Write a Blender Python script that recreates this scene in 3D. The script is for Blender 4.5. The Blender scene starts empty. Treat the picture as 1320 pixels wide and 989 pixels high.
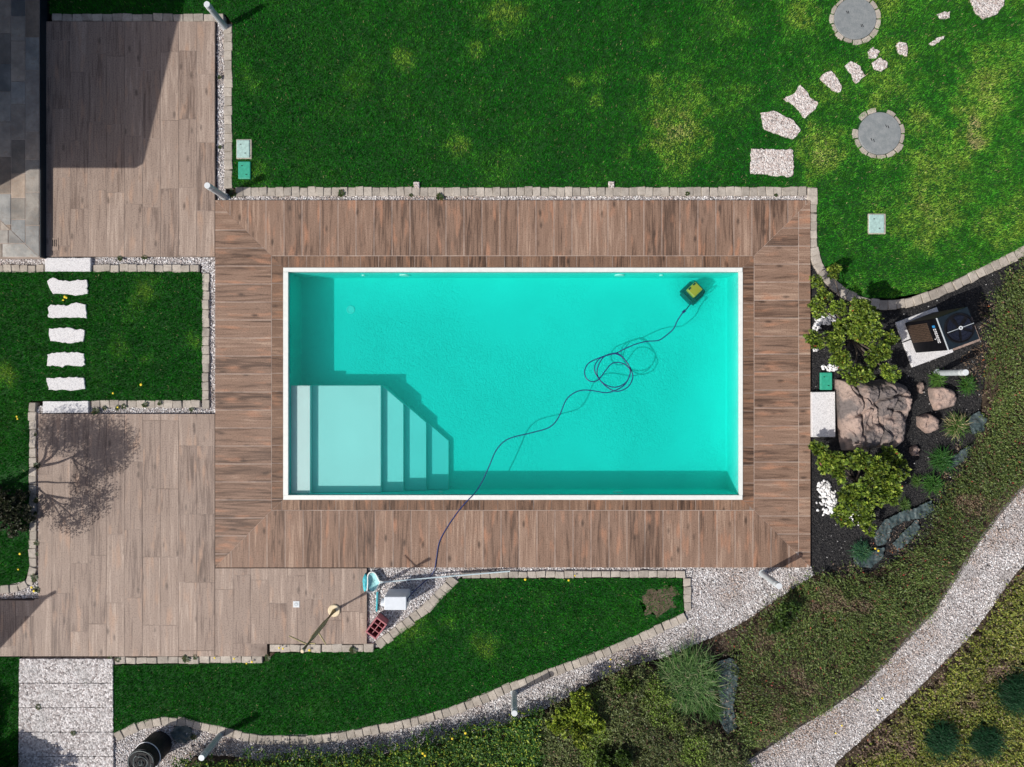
import bpy, bmesh, math, random
import numpy as np
from mathutils import Vector, noise as mnoise

# ------------------------------------------------------------------ camera, sky, sun, exposure
sc = bpy.context.scene
H = 12.39            # flying height above the deck (m)
S = 74.0             # plan scale: survey units per metre on the deck plane
CX, CY = 660.0, 494.5

cam_d = bpy.data.cameras.new("camera")
cam_d.sensor_width = 36.0
cam_d.lens = 18.0 / ((660.0 / S) / H)
cam_d.clip_start = 0.1
cam_d.clip_end = 1000.0
cam = bpy.data.objects.new("camera", cam_d)
sc.collection.objects.link(cam)
cam.location = (0, 0, H)
cam.rotation_euler = (0, 0, 0)
sc.camera = cam

SUN_EL = math.radians(45.0)
SUN_AZ = math.radians(28.5)      # direction the shadows run, from +X towards +Y
sh = Vector((math.cos(SUN_AZ), math.sin(SUN_AZ), 0))
sun_dir = Vector((sh.x * math.cos(SUN_EL), sh.y * math.cos(SUN_EL), -math.sin(SUN_EL)))

world = bpy.data.worlds.new("World")
sc.world = world
world.use_nodes = True
wn = world.node_tree
bg = wn.nodes["Background"]
sky = wn.nodes.new("ShaderNodeTexSky")
sky.sky_type = 'NISHITA'
sky.sun_disc = False
sky.sun_elevation = SUN_EL
sky.air_density = 0.75
sky.dust_density = 3.0
sky.sun_rotation = math.atan2(-sh.x, -sh.y)
wn.links.new(sky.outputs[0], bg.inputs[0])
bg.inputs[1].default_value = 0.105

sun_d = bpy.data.lights.new("sun", 'SUN')
sun_d.energy = 3.9
sun_d.angle = math.radians(0.5)
sun_d.color = (1.0, 0.96, 0.9)
sun = bpy.data.objects.new("sun", sun_d)
sc.collection.objects.link(sun)
sun.rotation_euler = sun_dir.to_track_quat('-Z', 'Y').to_euler()

sc.view_settings.view_transform = 'Standard'
sc.view_settings.look = 'None'
sc.view_settings.exposure = 0.0
sc.view_settings.gamma = 1.0
sc.view_settings.use_curve_mapping = False
sc.render.engine = 'CYCLES'
sc.cycles.max_bounces = 10
sc.cycles.diffuse_bounces = 6
sc.cycles.volume_bounces = 4
sc.cycles.transparent_max_bounces = 16
sc.cycles.use_denoising = True

random.seed(7)
rng = np.random.default_rng(11)

# ------------------------------------------------------------------ helpers
def P(px, py, z=0.0):
    k = (H - z) / H
    return Vector(((px - CX) / S * k, (CY - py) / S * k, z))

def A(pts):          # plan polygon -> metres (n,2)
    a = np.asarray(pts, float)
    return np.stack([(a[:, 0] - CX) / S, (CY - a[:, 1]) / S], 1)

def tag(o, label=None, cat=None, group=None, kind=None):
    if label: o["label"] = label
    if cat: o["category"] = cat
    if group: o["group"] = group
    if kind: o["kind"] = kind
    return o

def link(o, parent=None):
    sc.collection.objects.link(o)
    if parent is not None:
        o.parent = parent
    return o

def empty(name, loc=(0, 0, 0), rz=0.0):
    o = bpy.data.objects.new(name, None)
    o.location = loc
    o.rotation_euler = (0, 0, rz)
    o.empty_display_size = 0.1
    return link(o)

def mesh_arrays(name, verts, faces, mat=None, col=None, parent=None, smooth=False, loc=None):
    verts = np.asarray(verts, np.float32); faces = np.asarray(faces, np.int32)
    k = faces.shape[1]
    me = bpy.data.meshes.new(name)
    me.vertices.add(len(verts)); me.vertices.foreach_set("co", verts.ravel())
    me.loops.add(faces.size); me.loops.foreach_set("vertex_index", faces.ravel())
    me.polygons.add(len(faces))
    me.polygons.foreach_set("loop_start", np.arange(0, faces.size, k, dtype=np.int32))
    me.update(calc_edges=True)
    if smooth:
        me.polygons.foreach_set("use_smooth", np.ones(len(faces), bool))
    if col is not None:
        at = me.attributes.new("tint", 'FLOAT_COLOR', 'FACE')
        c4 = np.ones((len(faces), 4), np.float32); c4[:, :3] = col
        at.data.foreach_set("color", c4.ravel())
    me.validate()
    o = bpy.data.objects.new(name, me)
    if mat: me.materials.append(mat)
    if loc is not None: o.location = loc
    return link(o, parent)

def bm_obj(name, bm, mat, parent=None, loc=None, rz=0.0, smooth=False):
    me = bpy.data.meshes.new(name)
    bm.normal_update(); bm.to_mesh(me); bm.free()
    if smooth:
        for p in me.polygons: p.use_smooth = True
    if mat: me.materials.append(mat)
    o = bpy.data.objects.new(name, me)
    if loc is not None: o.location = loc
    o.rotation_euler = (0, 0, rz)
    return link(o, parent)

def prism_bm(poly, z0, z1, ch=0.0, bm=None):
    """poly: list of (x,y) metres, counter-clockwise or not; a chamfered slab"""
    bm = bm or bmesh.new()
    poly = [tuple(p) for p in poly]
    ar = sum(poly[i][0] * poly[(i + 1) % len(poly)][1] - poly[(i + 1) % len(poly)][0] * poly[i][1] for i in range(len(poly)))
    if ar < 0: poly = poly[::-1]
    n = len(poly)
    cx = sum(p[0] for p in poly) / n; cy = sum(p[1] for p in poly) / n
    rings = [[bm.verts.new((x, y, z0)) for x, y in poly]]
    if ch > 0:
        rings.append([bm.verts.new((x, y, z1 - ch)) for x, y in poly])
        top = []
        for x, y in poly:
            d = math.hypot(x - cx, y - cy) or 1
            f = max(0.2, 1 - ch * 1.2 / d)
            top.append(bm.verts.new((cx + (x - cx) * f, cy + (y - cy) * f, z1)))
        rings.append(top)
    else:
        rings.append([bm.verts.new((x, y, z1)) for x, y in poly])
    for a, b in zip(rings[:-1], rings[1:]):
        for i in range(n):
            j = (i + 1) % n
            bm.faces.new((a[i], a[j], b[j], b[i]))
    bm.faces.new(rings[-1]); bm.faces.new(rings[0][::-1])
    return bm

def prism(name, poly, z0, z1, mat, parent=None, ch=0.0, center=True, rz=0.0):
    poly = [tuple(p) for p in poly]
    cx = cy = 0.0
    if center:
        cx = sum(p[0] for p in poly) / len(poly); cy = sum(p[1] for p in poly) / len(poly)
    loc = Vector((cx, cy, 0))
    if parent is not None and parent.location.length > 0:
        loc = loc - parent.location
    q = [(x - cx, y - cy) for x, y in poly]
    if rz:      # object turned so that its local Y runs along the board
        c, s = math.cos(-rz), math.sin(-rz)
        q = [(x * c - y * s, x * s + y * c) for x, y in q]
    return bm_obj(name, prism_bm(q, z0, z1, ch), mat, parent, loc, rz)

def box_bm(bm, c, d, rot=None, bevel=0.0):
    r = bmesh.ops.create_cube(bm, size=1.0)
    vs = r["verts"]
    bmesh.ops.scale(bm, vec=d, verts=vs)
    if bevel:
        es = list({e for v in vs for e in v.link_edges})
        rr = bmesh.ops.bevel(bm, geom=es, offset=bevel, segments=2, affect='EDGES', profile=0.5)
        vs = list({v for f in rr["faces"] for v in f.verts} | {v for v in vs if v.is_valid})
    if rot is not None:
        bmesh.ops.rotate(bm, cent=(0, 0, 0), matrix=rot, verts=vs)
    bmesh.ops.translate(bm, vec=c, verts=vs)
    return vs

def box(name, c, d, mat, parent=None, rz=0.0, bevel=0.0):
    bm = bmesh.new(); box_bm(bm, (0, 0, 0), d, bevel=bevel)
    return bm_obj(name, bm, mat, parent, c, rz)

def tube_bm(pts, r, seg=8, bm=None, cap=True):
    bm = bm or bmesh.new()
    pts = [Vector(p) for p in pts]
    rs = r if isinstance(r, (list, tuple)) else [r] * len(pts)
    prev = None; rings = []
    up = Vector((0, 0, 1))
    for i, p in enumerate(pts):
        t = (pts[min(i + 1, len(pts) - 1)] - pts[max(i - 1, 0)]).normalized()
        u = t.cross(up)
        if u.length < 1e-3: u = t.cross(Vector((1, 0, 0)))
        u.normalize(); v = u.cross(t).normalized()
        rings.append([bm.verts.new(p + (u * math.cos(a) + v * math.sin(a)) * rs[i]) for a in [2 * math.pi * k / seg for k in range(seg)]])
    for a, b in zip(rings[:-1], rings[1:]):
        for k in range(seg):
            bm.faces.new((a[k], a[(k + 1) % seg], b[(k + 1) % seg], b[k]))
    if cap:
        bm.faces.new(rings[0]); bm.faces.new(rings[-1][::-1])
    bmesh.ops.recalc_face_normals(bm, faces=bm.faces)
    return bm

def lathe_bm(prof, seg=20, bm=None, c=(0, 0)):
    bm = bm or bmesh.new(); rings = []
    for r, z in prof:
        rings.append([bm.verts.new((c[0] + r * math.cos(2 * math.pi * k / seg), c[1] + r * math.sin(2 * math.pi * k / seg), z)) for k in range(seg)])
    for a, b in zip(rings[:-1], rings[1:]):
        for k in range(seg):
            bm.faces.new((a[k], a[(k + 1) % seg], b[(k + 1) % seg], b[k]))
    bm.faces.new(rings[0][::-1]); bm.faces.new(rings[-1])
    bmesh.ops.recalc_face_normals(bm, faces=bm.faces)
    return bm

def catmull(pts, n=6):
    pts = [Vector(p) for p in pts]; out = []
    for i in range(len(pts) - 1):
        p0 = pts[max(i - 1, 0)]; p1 = pts[i]; p2 = pts[i + 1]; p3 = pts[min(i + 2, len(pts) - 1)]
        for k in range(n):
            t = k / n
            out.append(0.5 * ((2 * p1) + (p2 - p0) * t + (2 * p0 - 5 * p1 + 4 * p2 - p3) * t * t + (3 * p1 - p0 - 3 * p2 + p3) * t ** 3))
    out.append(pts[-1])
    return out

def clip_half(poly, a, b, c):           # keep a*x+b*y<=c
    out = []
    for i in range(len(poly)):
        p, q = poly[i], poly[(i + 1) % len(poly)]
        dp = a * p[0] + b * p[1] - c; dq = a * q[0] + b * q[1] - c
        if dp <= 0: out.append(p)
        if dp * dq < 0:
            t = dp / (dp - dq)
            out.append((p[0] + (q[0] - p[0]) * t, p[1] + (q[1] - p[1]) * t))
    return out

def clip_line(poly, p, q, keep, gap=0.0):   # keep side of line p->q containing point keep
    a, b = -(q[1] - p[1]), (q[0] - p[0])
    L = math.hypot(a, b); a /= L; b /= L
    c = a * p[0] + b * p[1]
    if a * keep[0] + b * keep[1] > c: a, b, c = -a, -b, -c
    return clip_half(poly, a, b, c - gap)

def inside(pts, poly):
    x, y = pts[:, 0], pts[:, 1]
    r = np.zeros(len(pts), bool); n = len(poly)
    for i in range(n):
        x0, y0 = poly[i]; x1, y1 = poly[(i + 1) % n]
        if y0 == y1: continue
        c = ((y0 > y) != (y1 > y)) & (x < (x1 - x0) * (y - y0) / (y1 - y0) + x0)
        r ^= c
    return r

_tab = np.random.default_rng(3).random((256, 256))
def vnoise(x, y):
    xi = np.floor(x).astype(int); yi = np.floor(y).astype(int)
    fx = x - xi; fy = y - yi
    fx = fx * fx * (3 - 2 * fx); fy = fy * fy * (3 - 2 * fy)
    g = lambda a, b: _tab[a & 255, b & 255]
    return (g(xi, yi) * (1 - fx) + g(xi + 1, yi) * fx) * (1 - fy) + (g(xi, yi + 1) * (1 - fx) + g(xi + 1, yi + 1) * fx) * fy
def fbm(x, y, s=1.0, o=4):
    v = 0; a = 0.5; t = 0
    for i in range(o):
        v = v + a * vnoise(x * s + 17.3 * i, y * s - 9.1 * i); t += a; a *= 0.5; s *= 2.03
    return v / t

def scatter(poly, dens, excl=()):
    lo, hi = poly.min(0), poly.max(0)
    n = int((hi - lo).prod() * dens)
    p = lo + rng.random((n, 2)) * (hi - lo)
    m = inside(p, poly)
    for e in excl: m &= ~inside(p, e)
    return p[m]

def in_view(p, m=0.8):
    return (np.abs(p[:, 0]) < 8.92 + m) & (np.abs(p[:, 1]) < 6.68 + m)

def rough(poly, step=3.0, amp=0.7, seed=0):
    r = random.Random(seed); out = []
    for i in range(len(poly)):
        a, b = poly[i], poly[(i + 1) % len(poly)]
        L = math.hypot(b[0] - a[0], b[1] - a[1]); n = max(1, int(L / step))
        for k in range(n):
            t = k / n
            out.append((a[0] + (b[0] - a[0]) * t + r.uniform(-amp, amp), a[1] + (b[1] - a[1]) * t + r.uniform(-amp, amp)))
    return out

# ------------------------------------------------------------------ materials
def new_mat(name):
    m = bpy.data.materials.new(name); m.use_nodes = True
    nt = m.node_tree
    return m, nt, nt.nodes["Principled BSDF"]

def N(nt, t, **kw):
    n = nt.nodes.new(t)
    for k, v in kw.items():
        if k.startswith("i_"): n.inputs[k[2:].replace("_", " ")].default_value = v
        else: setattr(n, k, v)
    return n

def ramp(nt, stops, fac=None, interp='LINEAR'):
    r = nt.nodes.new("ShaderNodeValToRGB"); r.color_ramp.interpolation = interp
    e = r.color_ramp.elements
    while len(e) < len(stops): e.new(0.5)
    for i, (p, c) in enumerate(stops):
        e[i].position = p; e[i].color = (*c, 1) if len(c) == 3 else c
    if fac is not None: nt.links.new(fac, r.inputs[0])
    return r

def mixc(nt, fac, a, b, mode='MIX'):
    m = nt.nodes.new("ShaderNodeMix"); m.data_type = 'RGBA'; m.blend_type = mode
    for sock, v in ((m.inputs[0], fac), (m.inputs[6], a), (m.inputs[7], b)):
        if isinstance(v, (int, float)): sock.default_value = v
        elif isinstance(v, tuple): sock.default_value = (*v, 1)
        else: nt.links.new(v, sock)
    return m.outputs[2]

def math_n(nt, op, a, b=0.0):
    m = nt.nodes.new("ShaderNodeMath"); m.operation = op
    for s, v in ((m.inputs[0], a), (m.inputs[1], b)):
        if isinstance(v, (int, float)): s.default_value = v
        else: nt.links.new(v, s)
    return m.outputs[0]

def bump(nt, bsdf, h, strength=0.3, dist=0.01):
    b = nt.nodes.new("ShaderNodeBump"); b.inputs["Strength"].default_value = strength; b.inputs["Distance"].default_value = dist
    nt.links.new(h, b.inputs["Height"]); nt.links.new(b.outputs[0], bsdf.inputs["Normal"])

def plain(name, col, rough=0.5, metal=0.0, spec=0.5, var=0.12, scale=14.0):
    m, nt, b = new_mat(name)
    tc = N(nt, "ShaderNodeTexCoord")
    n = N(nt, "ShaderNodeTexNoise"); n.inputs["Scale"].default_value = scale; n.inputs["Detail"].default_value = 5
    nt.links.new(tc.outputs["Object"], n.inputs["Vector"])
    lo = tuple(max(0, c * (1 - var)) for c in col); hi = tuple(min(1, c * (1 + var)) for c in col)
    r = ramp(nt, [(0.3, lo), (0.7, hi)], n.outputs["Fac"])
    nt.links.new(r.outputs[0], b.inputs["Base Color"])
    b.inputs["Roughness"].default_value = rough; b.inputs["Metallic"].default_value = metal
    b.inputs["Specular IOR Level"].default_value = spec
    return m

def tinted(name, rough=0.6, spec=0.25, trans=0.0):
    m, nt, b = new_mat(name)
    a = N(nt, "ShaderNodeAttribute", attribute_name="tint")
    nt.links.new(a.outputs["Color"], b.inputs["Base Color"])
    b.inputs["Roughness"].default_value = rough; b.inputs["Specular IOR Level"].default_value = spec
    if trans:
        t = N(nt, "ShaderNodeBsdfTranslucent"); nt.links.new(a.outputs["Color"], t.inputs[0])
        mx = N(nt, "ShaderNodeMixShader"); mx.inputs[0].default_value = trans
        nt.links.new(b.outputs[0], mx.inputs[1]); nt.links.new(t.outputs[0], mx.inputs[2])
        nt.links.new(mx.outputs[0], nt.nodes["Material Output"].inputs[0])
    return m

def wood_tile(name, dark, mid, light, orange, dust, dustcol):
    m, nt, b = new_mat(name)
    tc = N(nt, "ShaderNodeTexCoord"); oi = N(nt, "ShaderNodeObjectInfo")
    off = N(nt, "ShaderNodeCombineXYZ")
    o1 = math_n(nt, 'MULTIPLY', oi.outputs["Random"], 91.0); o2 = math_n(nt, 'MULTIPLY', oi.outputs["Random"], 37.0)
    nt.links.new(o1, off.inputs[0]); nt.links.new(o2, off.inputs[1])
    add = N(nt, "ShaderNodeVectorMath", operation='ADD')
    nt.links.new(tc.outputs["Object"], add.inputs[0]); nt.links.new(off.outputs[0], add.inputs[1])
    def stretched(sx, sy):
        mp = N(nt, "ShaderNodeMapping"); mp.inputs["Scale"].default_value = (sx, sy, 1)
        nt.links.new(add.outputs[0], mp.inputs["Vector"]); return mp.outputs[0]
    grain = N(nt, "ShaderNodeTexNoise"); grain.inputs["Scale"].default_value = 1.0; grain.inputs["Detail"].default_value = 6; grain.inputs["Roughness"].default_value = 0.65; grain.inputs["Distortion"].default_value = 0.6
    nt.links.new(stretched(62, 1.5), grain.inputs["Vector"])
    broad = N(nt, "ShaderNodeTexNoise"); broad.inputs["Scale"].default_value = 1.0; broad.inputs["Detail"].default_value = 3; broad.inputs["Distortion"].default_value = 1.2
    nt.links.new(stretched(13, 0.9), broad.inputs["Vector"])
    orn = N(nt, "ShaderNodeTexNoise"); orn.inputs["Scale"].default_value = 1.0; orn.inputs["Detail"].default_value = 2
    nt.links.new(stretched(8, 1.6), orn.inputs["Vector"])
    mixed = math_n(nt, 'ADD', math_n(nt, 'MULTIPLY', grain.outputs["Fac"], 0.5), math_n(nt, 'MULTIPLY', broad.outputs["Fac"], 0.5))
    shift = math_n(nt, 'ADD', mixed, math_n(nt, 'MULTIPLY', math_n(nt, 'SUBTRACT', oi.outputs["Random"], 0.5), 0.17))
    r = ramp(nt, [(0.31, tuple(x * 0.6 for x in dark)), (0.395, dark), (0.475, mid), (0.55, mid), (0.67, light)], shift)
    of = ramp(nt, [(0.57, (0, 0, 0)), (0.72, (1, 1, 1))], orn.outputs["Fac"])
    c = mixc(nt, math_n(nt, 'MULTIPLY', of.outputs[0], 0.75), r.outputs[0], orange)
    # knots
    vo = N(nt, "ShaderNodeTexVoronoi"); vo.inputs["Scale"].default_value = 1.0
    nt.links.new(stretched(5.5, 2.2), vo.inputs["Vector"])
    kn = ramp(nt, [(0.06, (1, 1, 1)), (0.19, (0, 0, 0))], vo.outputs["Distance"])
    c = mixc(nt, math_n(nt, 'MULTIPLY', kn.outputs[0], 0.85), c, tuple(x * 0.45 for x in dark))
    # dust film, laid in world space patches
    gp = N(nt, "ShaderNodeNewGeometry")
    dn = N(nt, "ShaderNodeTexNoise"); dn.inputs["Scale"].default_value = 1.1; dn.inputs["Detail"].default_value = 7; dn.inputs["Roughness"].default_value = 0.62
    nt.links.new(gp.outputs["Position"], dn.inputs["Vector"])
    df = ramp(nt, [(0.38, (0, 0, 0)), (0.68, (1, 1, 1))], dn.outputs["Fac"])
    fine = N(nt, "ShaderNodeTexNoise"); fine.inputs["Scale"].default_value = 55; fine.inputs["Detail"].default_value = 4
    nt.links.new(gp.outputs["Position"], fine.inputs["Vector"])
    dd = math_n(nt, 'ADD', math_n(nt, 'MULTIPLY', df.outputs[0], dust), dust * 0.45)
    dd = math_n(nt, 'MULTIPLY', dd, math_n(nt, 'ADD', fine.outputs["Fac"], 0.5))
    c = mixc(nt, dd, c, dustcol)
    sp = N(nt, "ShaderNodeTexNoise"); sp.inputs["Scale"].default_value = 48; sp.inputs["Detail"].default_value = 5; sp.inputs["Roughness"].default_value = 0.75
    nt.links.new(gp.outputs["Position"], sp.inputs["Vector"])
    spr = ramp(nt, [(0.38, (0.5, 0.48, 0.47)), (0.5, (1, 1, 1)), (0.64, (1.0, 1.0, 1.0))], sp.outputs["Fac"])
    c = mixc(nt, 0.8, c, spr.outputs[0], 'MULTIPLY')
    nt.links.new(c, b.inputs["Base Color"])
    b.inputs["Roughness"].default_value = 0.62; b.inputs["Specular IOR Level"].default_value = 0.3
    bump(nt, b, grain.outputs["Fac"], 0.25, 0.004)
    return m

def speckle(name, cols, scale=60.0, bumpd=0.01, rough=0.85, wear=None):
    m, nt, b = new_mat(name)
    gp = N(nt, "ShaderNodeNewGeometry")
    v = N(nt, "ShaderNodeTexVoronoi"); v.inputs["Scale"].default_value = scale
    nt.links.new(gp.outputs["Position"], v.inputs["Vector"])
    sep = N(nt, "ShaderNodeSeparateColor"); nt.links.new(v.outputs["Color"], sep.inputs[0])
    r = ramp(nt, [(i / max(1, len(cols) - 1), c) for i, c in enumerate(cols)], sep.outputs[0])
    c = r.outputs[0]
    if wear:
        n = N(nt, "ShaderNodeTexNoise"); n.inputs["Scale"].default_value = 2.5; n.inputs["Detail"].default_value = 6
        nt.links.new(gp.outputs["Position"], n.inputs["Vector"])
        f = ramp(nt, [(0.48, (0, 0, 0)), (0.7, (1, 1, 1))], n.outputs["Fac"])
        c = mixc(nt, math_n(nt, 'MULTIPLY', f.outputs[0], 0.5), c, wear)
    nt.links.new(c, b.inputs["Base Color"]); b.inputs["Roughness"].default_value = rough
    b.inputs["Specular IOR Level"].default_value = 0.2
    inv = math_n(nt, 'SUBTRACT', 1.0, v.outputs["Distance"])
    bump(nt, b, inv, 0.8, bumpd)
    return m

def mottled(name, a, bcol, c, s1=4.0, s2=40.0, rough=0.85, bumps=0.4, rnd=0.25, bdist=0.01, tight=False, hue=False):
    """stone-like: broad patches a-b, fine grain towards c, per-object value shift"""
    m, nt, b = new_mat(name)
    gp = N(nt, "ShaderNodeNewGeometry"); oi = N(nt, "ShaderNodeObjectInfo")
    n1 = N(nt, "ShaderNodeTexNoise"); n1.inputs["Scale"].default_value = s1; n1.inputs["Detail"].default_value = 5; n1.inputs["Roughness"].default_value = 0.6
    n2 = N(nt, "ShaderNodeTexNoise"); n2.inputs["Scale"].default_value = s2; n2.inputs["Detail"].default_value = 6; n2.inputs["Roughness"].default_value = 0.7
    for n in (n1, n2): nt.links.new(gp.outputs["Position"], n.inputs["Vector"])
    r = ramp(nt, [(0.45, a), (0.55, bcol)] if tight else [(0.35, a), (0.65, bcol)], n1.outputs["Fac"])
    f = ramp(nt, [(0.5, (0, 0, 0)), (0.72, (1, 1, 1))], n2.outputs["Fac"])
    col = mixc(nt, math_n(nt, 'MULTIPLY', f.outputs[0], 0.75), r.outputs[0], c)
    if rnd:
        k = math_n(nt, 'ADD', math_n(nt, 'MULTIPLY', oi.outputs["Random"], rnd * 2), 1 - rnd)
        cc = N(nt, "ShaderNodeCombineColor")
        for i in range(3): nt.links.new(k, cc.inputs[i])
        col = mixc(nt, 1.0, col, cc.outputs[0], 'MULTIPLY')
    if hue:
        w = N(nt, "ShaderNodeTexWhiteNoise"); w.noise_dimensions = '1D'; nt.links.new(oi.outputs["Random"], w.inputs["W"])
        hr = ramp(nt, [(0.0, (0.72, 0.80, 0.86)), (0.3, (1, 0.97, 0.92)), (0.6, (1.0, 0.86, 0.74)), (0.8, (0.86, 0.93, 0.95)), (1.0, (1, 0.92, 0.85))], w.outputs["Value"])
        col = mixc(nt, 1.0, col, hr.outputs[0], 'MULTIPLY')
    nt.links.new(col, b.inputs["Base Color"]); b.inputs["Roughness"].default_value = rough
    b.inputs["Specular IOR Level"].default_value = 0.25
    bump(nt, b, n2.outputs["Fac"], bumps, bdist)
    return m

M = {}
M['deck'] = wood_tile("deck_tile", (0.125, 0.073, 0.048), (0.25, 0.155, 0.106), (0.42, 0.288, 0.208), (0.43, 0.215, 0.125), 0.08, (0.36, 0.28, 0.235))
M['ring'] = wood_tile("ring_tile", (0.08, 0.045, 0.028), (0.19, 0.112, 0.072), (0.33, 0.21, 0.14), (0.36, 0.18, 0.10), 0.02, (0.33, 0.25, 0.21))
M['terrace'] = wood_tile("terrace_tile", (0.175, 0.12, 0.093), (0.30, 0.222, 0.175), (0.46, 0.355, 0.285), (0.44, 0.28, 0.19), 0.22, (0.41, 0.325, 0.275))
M['grout'] = mottled("grout", (0.33, 0.26, 0.22), (0.58, 0.48, 0.41), (0.2, 0.15, 0.12), 1.6, 12, rnd=0)
M['grout_dark'] = mottled("grout_dark", (0.17, 0.125, 0.10), (0.40, 0.32, 0.27), (0.12, 0.09, 0.075), 1.8, 12, rnd=0)
M['bedding'] = mottled("bedding_mortar", (0.20, 0.175, 0.145), (0.30, 0.265, 0.225), (0.10, 0.09, 0.065), 6, 30, rnd=0)
M['soil'] = mottled("soil", (0.05, 0.036, 0.025), (0.09, 0.065, 0.045), (0.02, 0.017, 0.012), 3, 30, rnd=0)
M['soil_dry'] = mottled("dry_soil", (0.085, 0.062, 0.042), (0.15, 0.11, 0.08), (0.03, 0.045, 0.015), 4, 18, rnd=0)
M['turf'] = mottled("turf", (0.006, 0.05, 0.009), (0.014, 0.075, 0.012), (0.03, 0.05, 0.015), 2, 60, rnd=0)
M['grass'] = tinted("grass_blade", 0.7, 0.06, 0.25)
M['leaf'] = tinted("leaf", 0.5, 0.35, 0.2)
M['pebble'] = tinted("pebble", 0.8, 0.25)
M['gravel'] = speckle("gravel_bed", [(0.10, 0.09, 0.085), (0.32, 0.29, 0.28), (0.55, 0.52, 0.51), (0.2, 0.17, 0.16), (0.62, 0.6, 0.59)], 55, 0.015)
M['lava'] = speckle("lava_bed", [(0.012, 0.012, 0.013), (0.03, 0.03, 0.032), (0.018, 0.018, 0.02), (0.055, 0.053, 0.052), (0.02, 0.02, 0.02)], 70, 0.015)
M['kerb'] = mottled("kerb_stone", (0.34, 0.30, 0.255), (0.47, 0.42, 0.36), (0.20, 0.175, 0.145), 6, 38, rnd=0.16)
M['aggregate'] = speckle("aggregate", [(0.68, 0.60, 0.55), (0.46, 0.36, 0.32), (0.8, 0.75, 0.71), (0.2, 0.16, 0.145), (0.82, 0.79, 0.76)], 46, 0.016)
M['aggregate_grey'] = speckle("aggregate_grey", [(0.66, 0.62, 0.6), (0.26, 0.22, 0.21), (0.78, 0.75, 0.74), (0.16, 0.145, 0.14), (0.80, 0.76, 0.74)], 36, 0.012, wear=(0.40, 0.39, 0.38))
M['white_slab'] = speckle("white_slab", [(0.62, 0.6, 0.6), (0.78, 0.77, 0.77), (0.7, 0.69, 0.69), (0.5, 0.49, 0.49)], 90, 0.006)
M['flag'] = mottled("flagstone", (0.26, 0.245, 0.23), (0.45, 0.41, 0.37), (0.30, 0.24, 0.20), 3.4, 18, rnd=0.33, bumps=0.5, hue=True)
M['coping'] = plain("coping_white", (0.74, 0.76, 0.72), 0.45, var=0.05)
M['metal'] = plain("lamp_metal", (0.46, 0.50, 0.52), 0.5, 0.0, var=0.08)
M['lamp_cap'] = plain("lamp_cap", (0.64, 0.67, 0.68), 0.4, var=0.04)
M['black'] = plain("black_plastic", (0.008, 0.008, 0.010), 0.5, spec=0.2, var=0.3)
M['dark_metal'] = plain("dark_metal", (0.010, 0.017, 0.024), 0.45, 0.0, spec=0.3, var=0.2)
M['white_plastic'] = plain("white_plastic", (0.66, 0.70, 0.74), 0.4, var=0.05)
M['concrete'] = mottled("concrete", (0.20, 0.22, 0.225), (0.27, 0.285, 0.285), (0.17, 0.19, 0.19), 9, 50, rnd=0.05)
M['boulder'] = mottled("boulder_rock", (0.40, 0.30, 0.255), (0.175, 0.15, 0.142), (0.085, 0.072, 0.068), 1.9, 16, bumps=0.9, rnd=0, bdist=0.03, tight=True)
M['rock'] = mottled("rock", (0.42, 0.30, 0.245), (0.27, 0.21, 0.185), (0.12, 0.095, 0.085), 6, 26, bumps=0.8, rnd=0.1, bdist=0.02)
M['bark'] = mottled("bark", (0.09, 0.07, 0.055), (0.17, 0.14, 0.115), (0.04, 0.032, 0.026), 12, 50, rnd=0)
M['fabric'] = mottled("weed_fabric", (0.04, 0.062, 0.064), (0.085, 0.118, 0.122), (0.07, 0.058, 0.045), 6, 20, rough=0.42, rnd=0)
M['valve_green'] = plain("valve_green", (0.03, 0.34, 0.22), 0.5, var=0.15, scale=30)
M['valve_pale'] = plain("valve_pale", (0.36, 0.52, 0.48), 0.6, var=0.18, scale=30)
M['house_wall'] = plain("house_render", (0.62, 0.58, 0.52), 0.8, var=0.06)
M['roof'] = plain("roof_tile", (0.12, 0.1, 0.095), 0.7, var=0.25)

# pool liner
def liner(name, col, spec=0.3, bs=0.09):
    m, nt, b = new_mat(name)
    gp = N(nt, "ShaderNodeNewGeometry")
    n = N(nt, "ShaderNodeTexNoise"); n.inputs["Scale"].default_value = 1.2; n.inputs["Detail"].default_value = 3
    nt.links.new(gp.outputs["Position"], n.inputs["Vector"])
    r = ramp(nt, [(0.3, tuple(c * 0.95 for c in col)), (0.7, tuple(min(1, c * 1.03) for c in col))], n.outputs["Fac"])
    nt.links.new(r.outputs[0], b.inputs["Base Color"])
    b.inputs["Roughness"].default_value = 0.6; b.inputs["Specular IOR Level"].default_value = spec
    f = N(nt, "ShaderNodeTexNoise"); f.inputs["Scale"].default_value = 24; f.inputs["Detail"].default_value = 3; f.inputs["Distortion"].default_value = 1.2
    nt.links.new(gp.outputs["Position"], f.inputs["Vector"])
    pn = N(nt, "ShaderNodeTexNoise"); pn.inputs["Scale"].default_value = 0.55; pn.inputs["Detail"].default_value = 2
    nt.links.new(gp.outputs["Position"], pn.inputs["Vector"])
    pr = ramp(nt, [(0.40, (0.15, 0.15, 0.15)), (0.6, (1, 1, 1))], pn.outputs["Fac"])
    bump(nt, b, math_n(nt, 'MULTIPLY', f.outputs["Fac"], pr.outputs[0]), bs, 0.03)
    return m
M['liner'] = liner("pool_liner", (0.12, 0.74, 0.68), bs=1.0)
M['step'] = liner("step_white", (0.64, 0.69, 0.685), bs=0.008)

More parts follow.
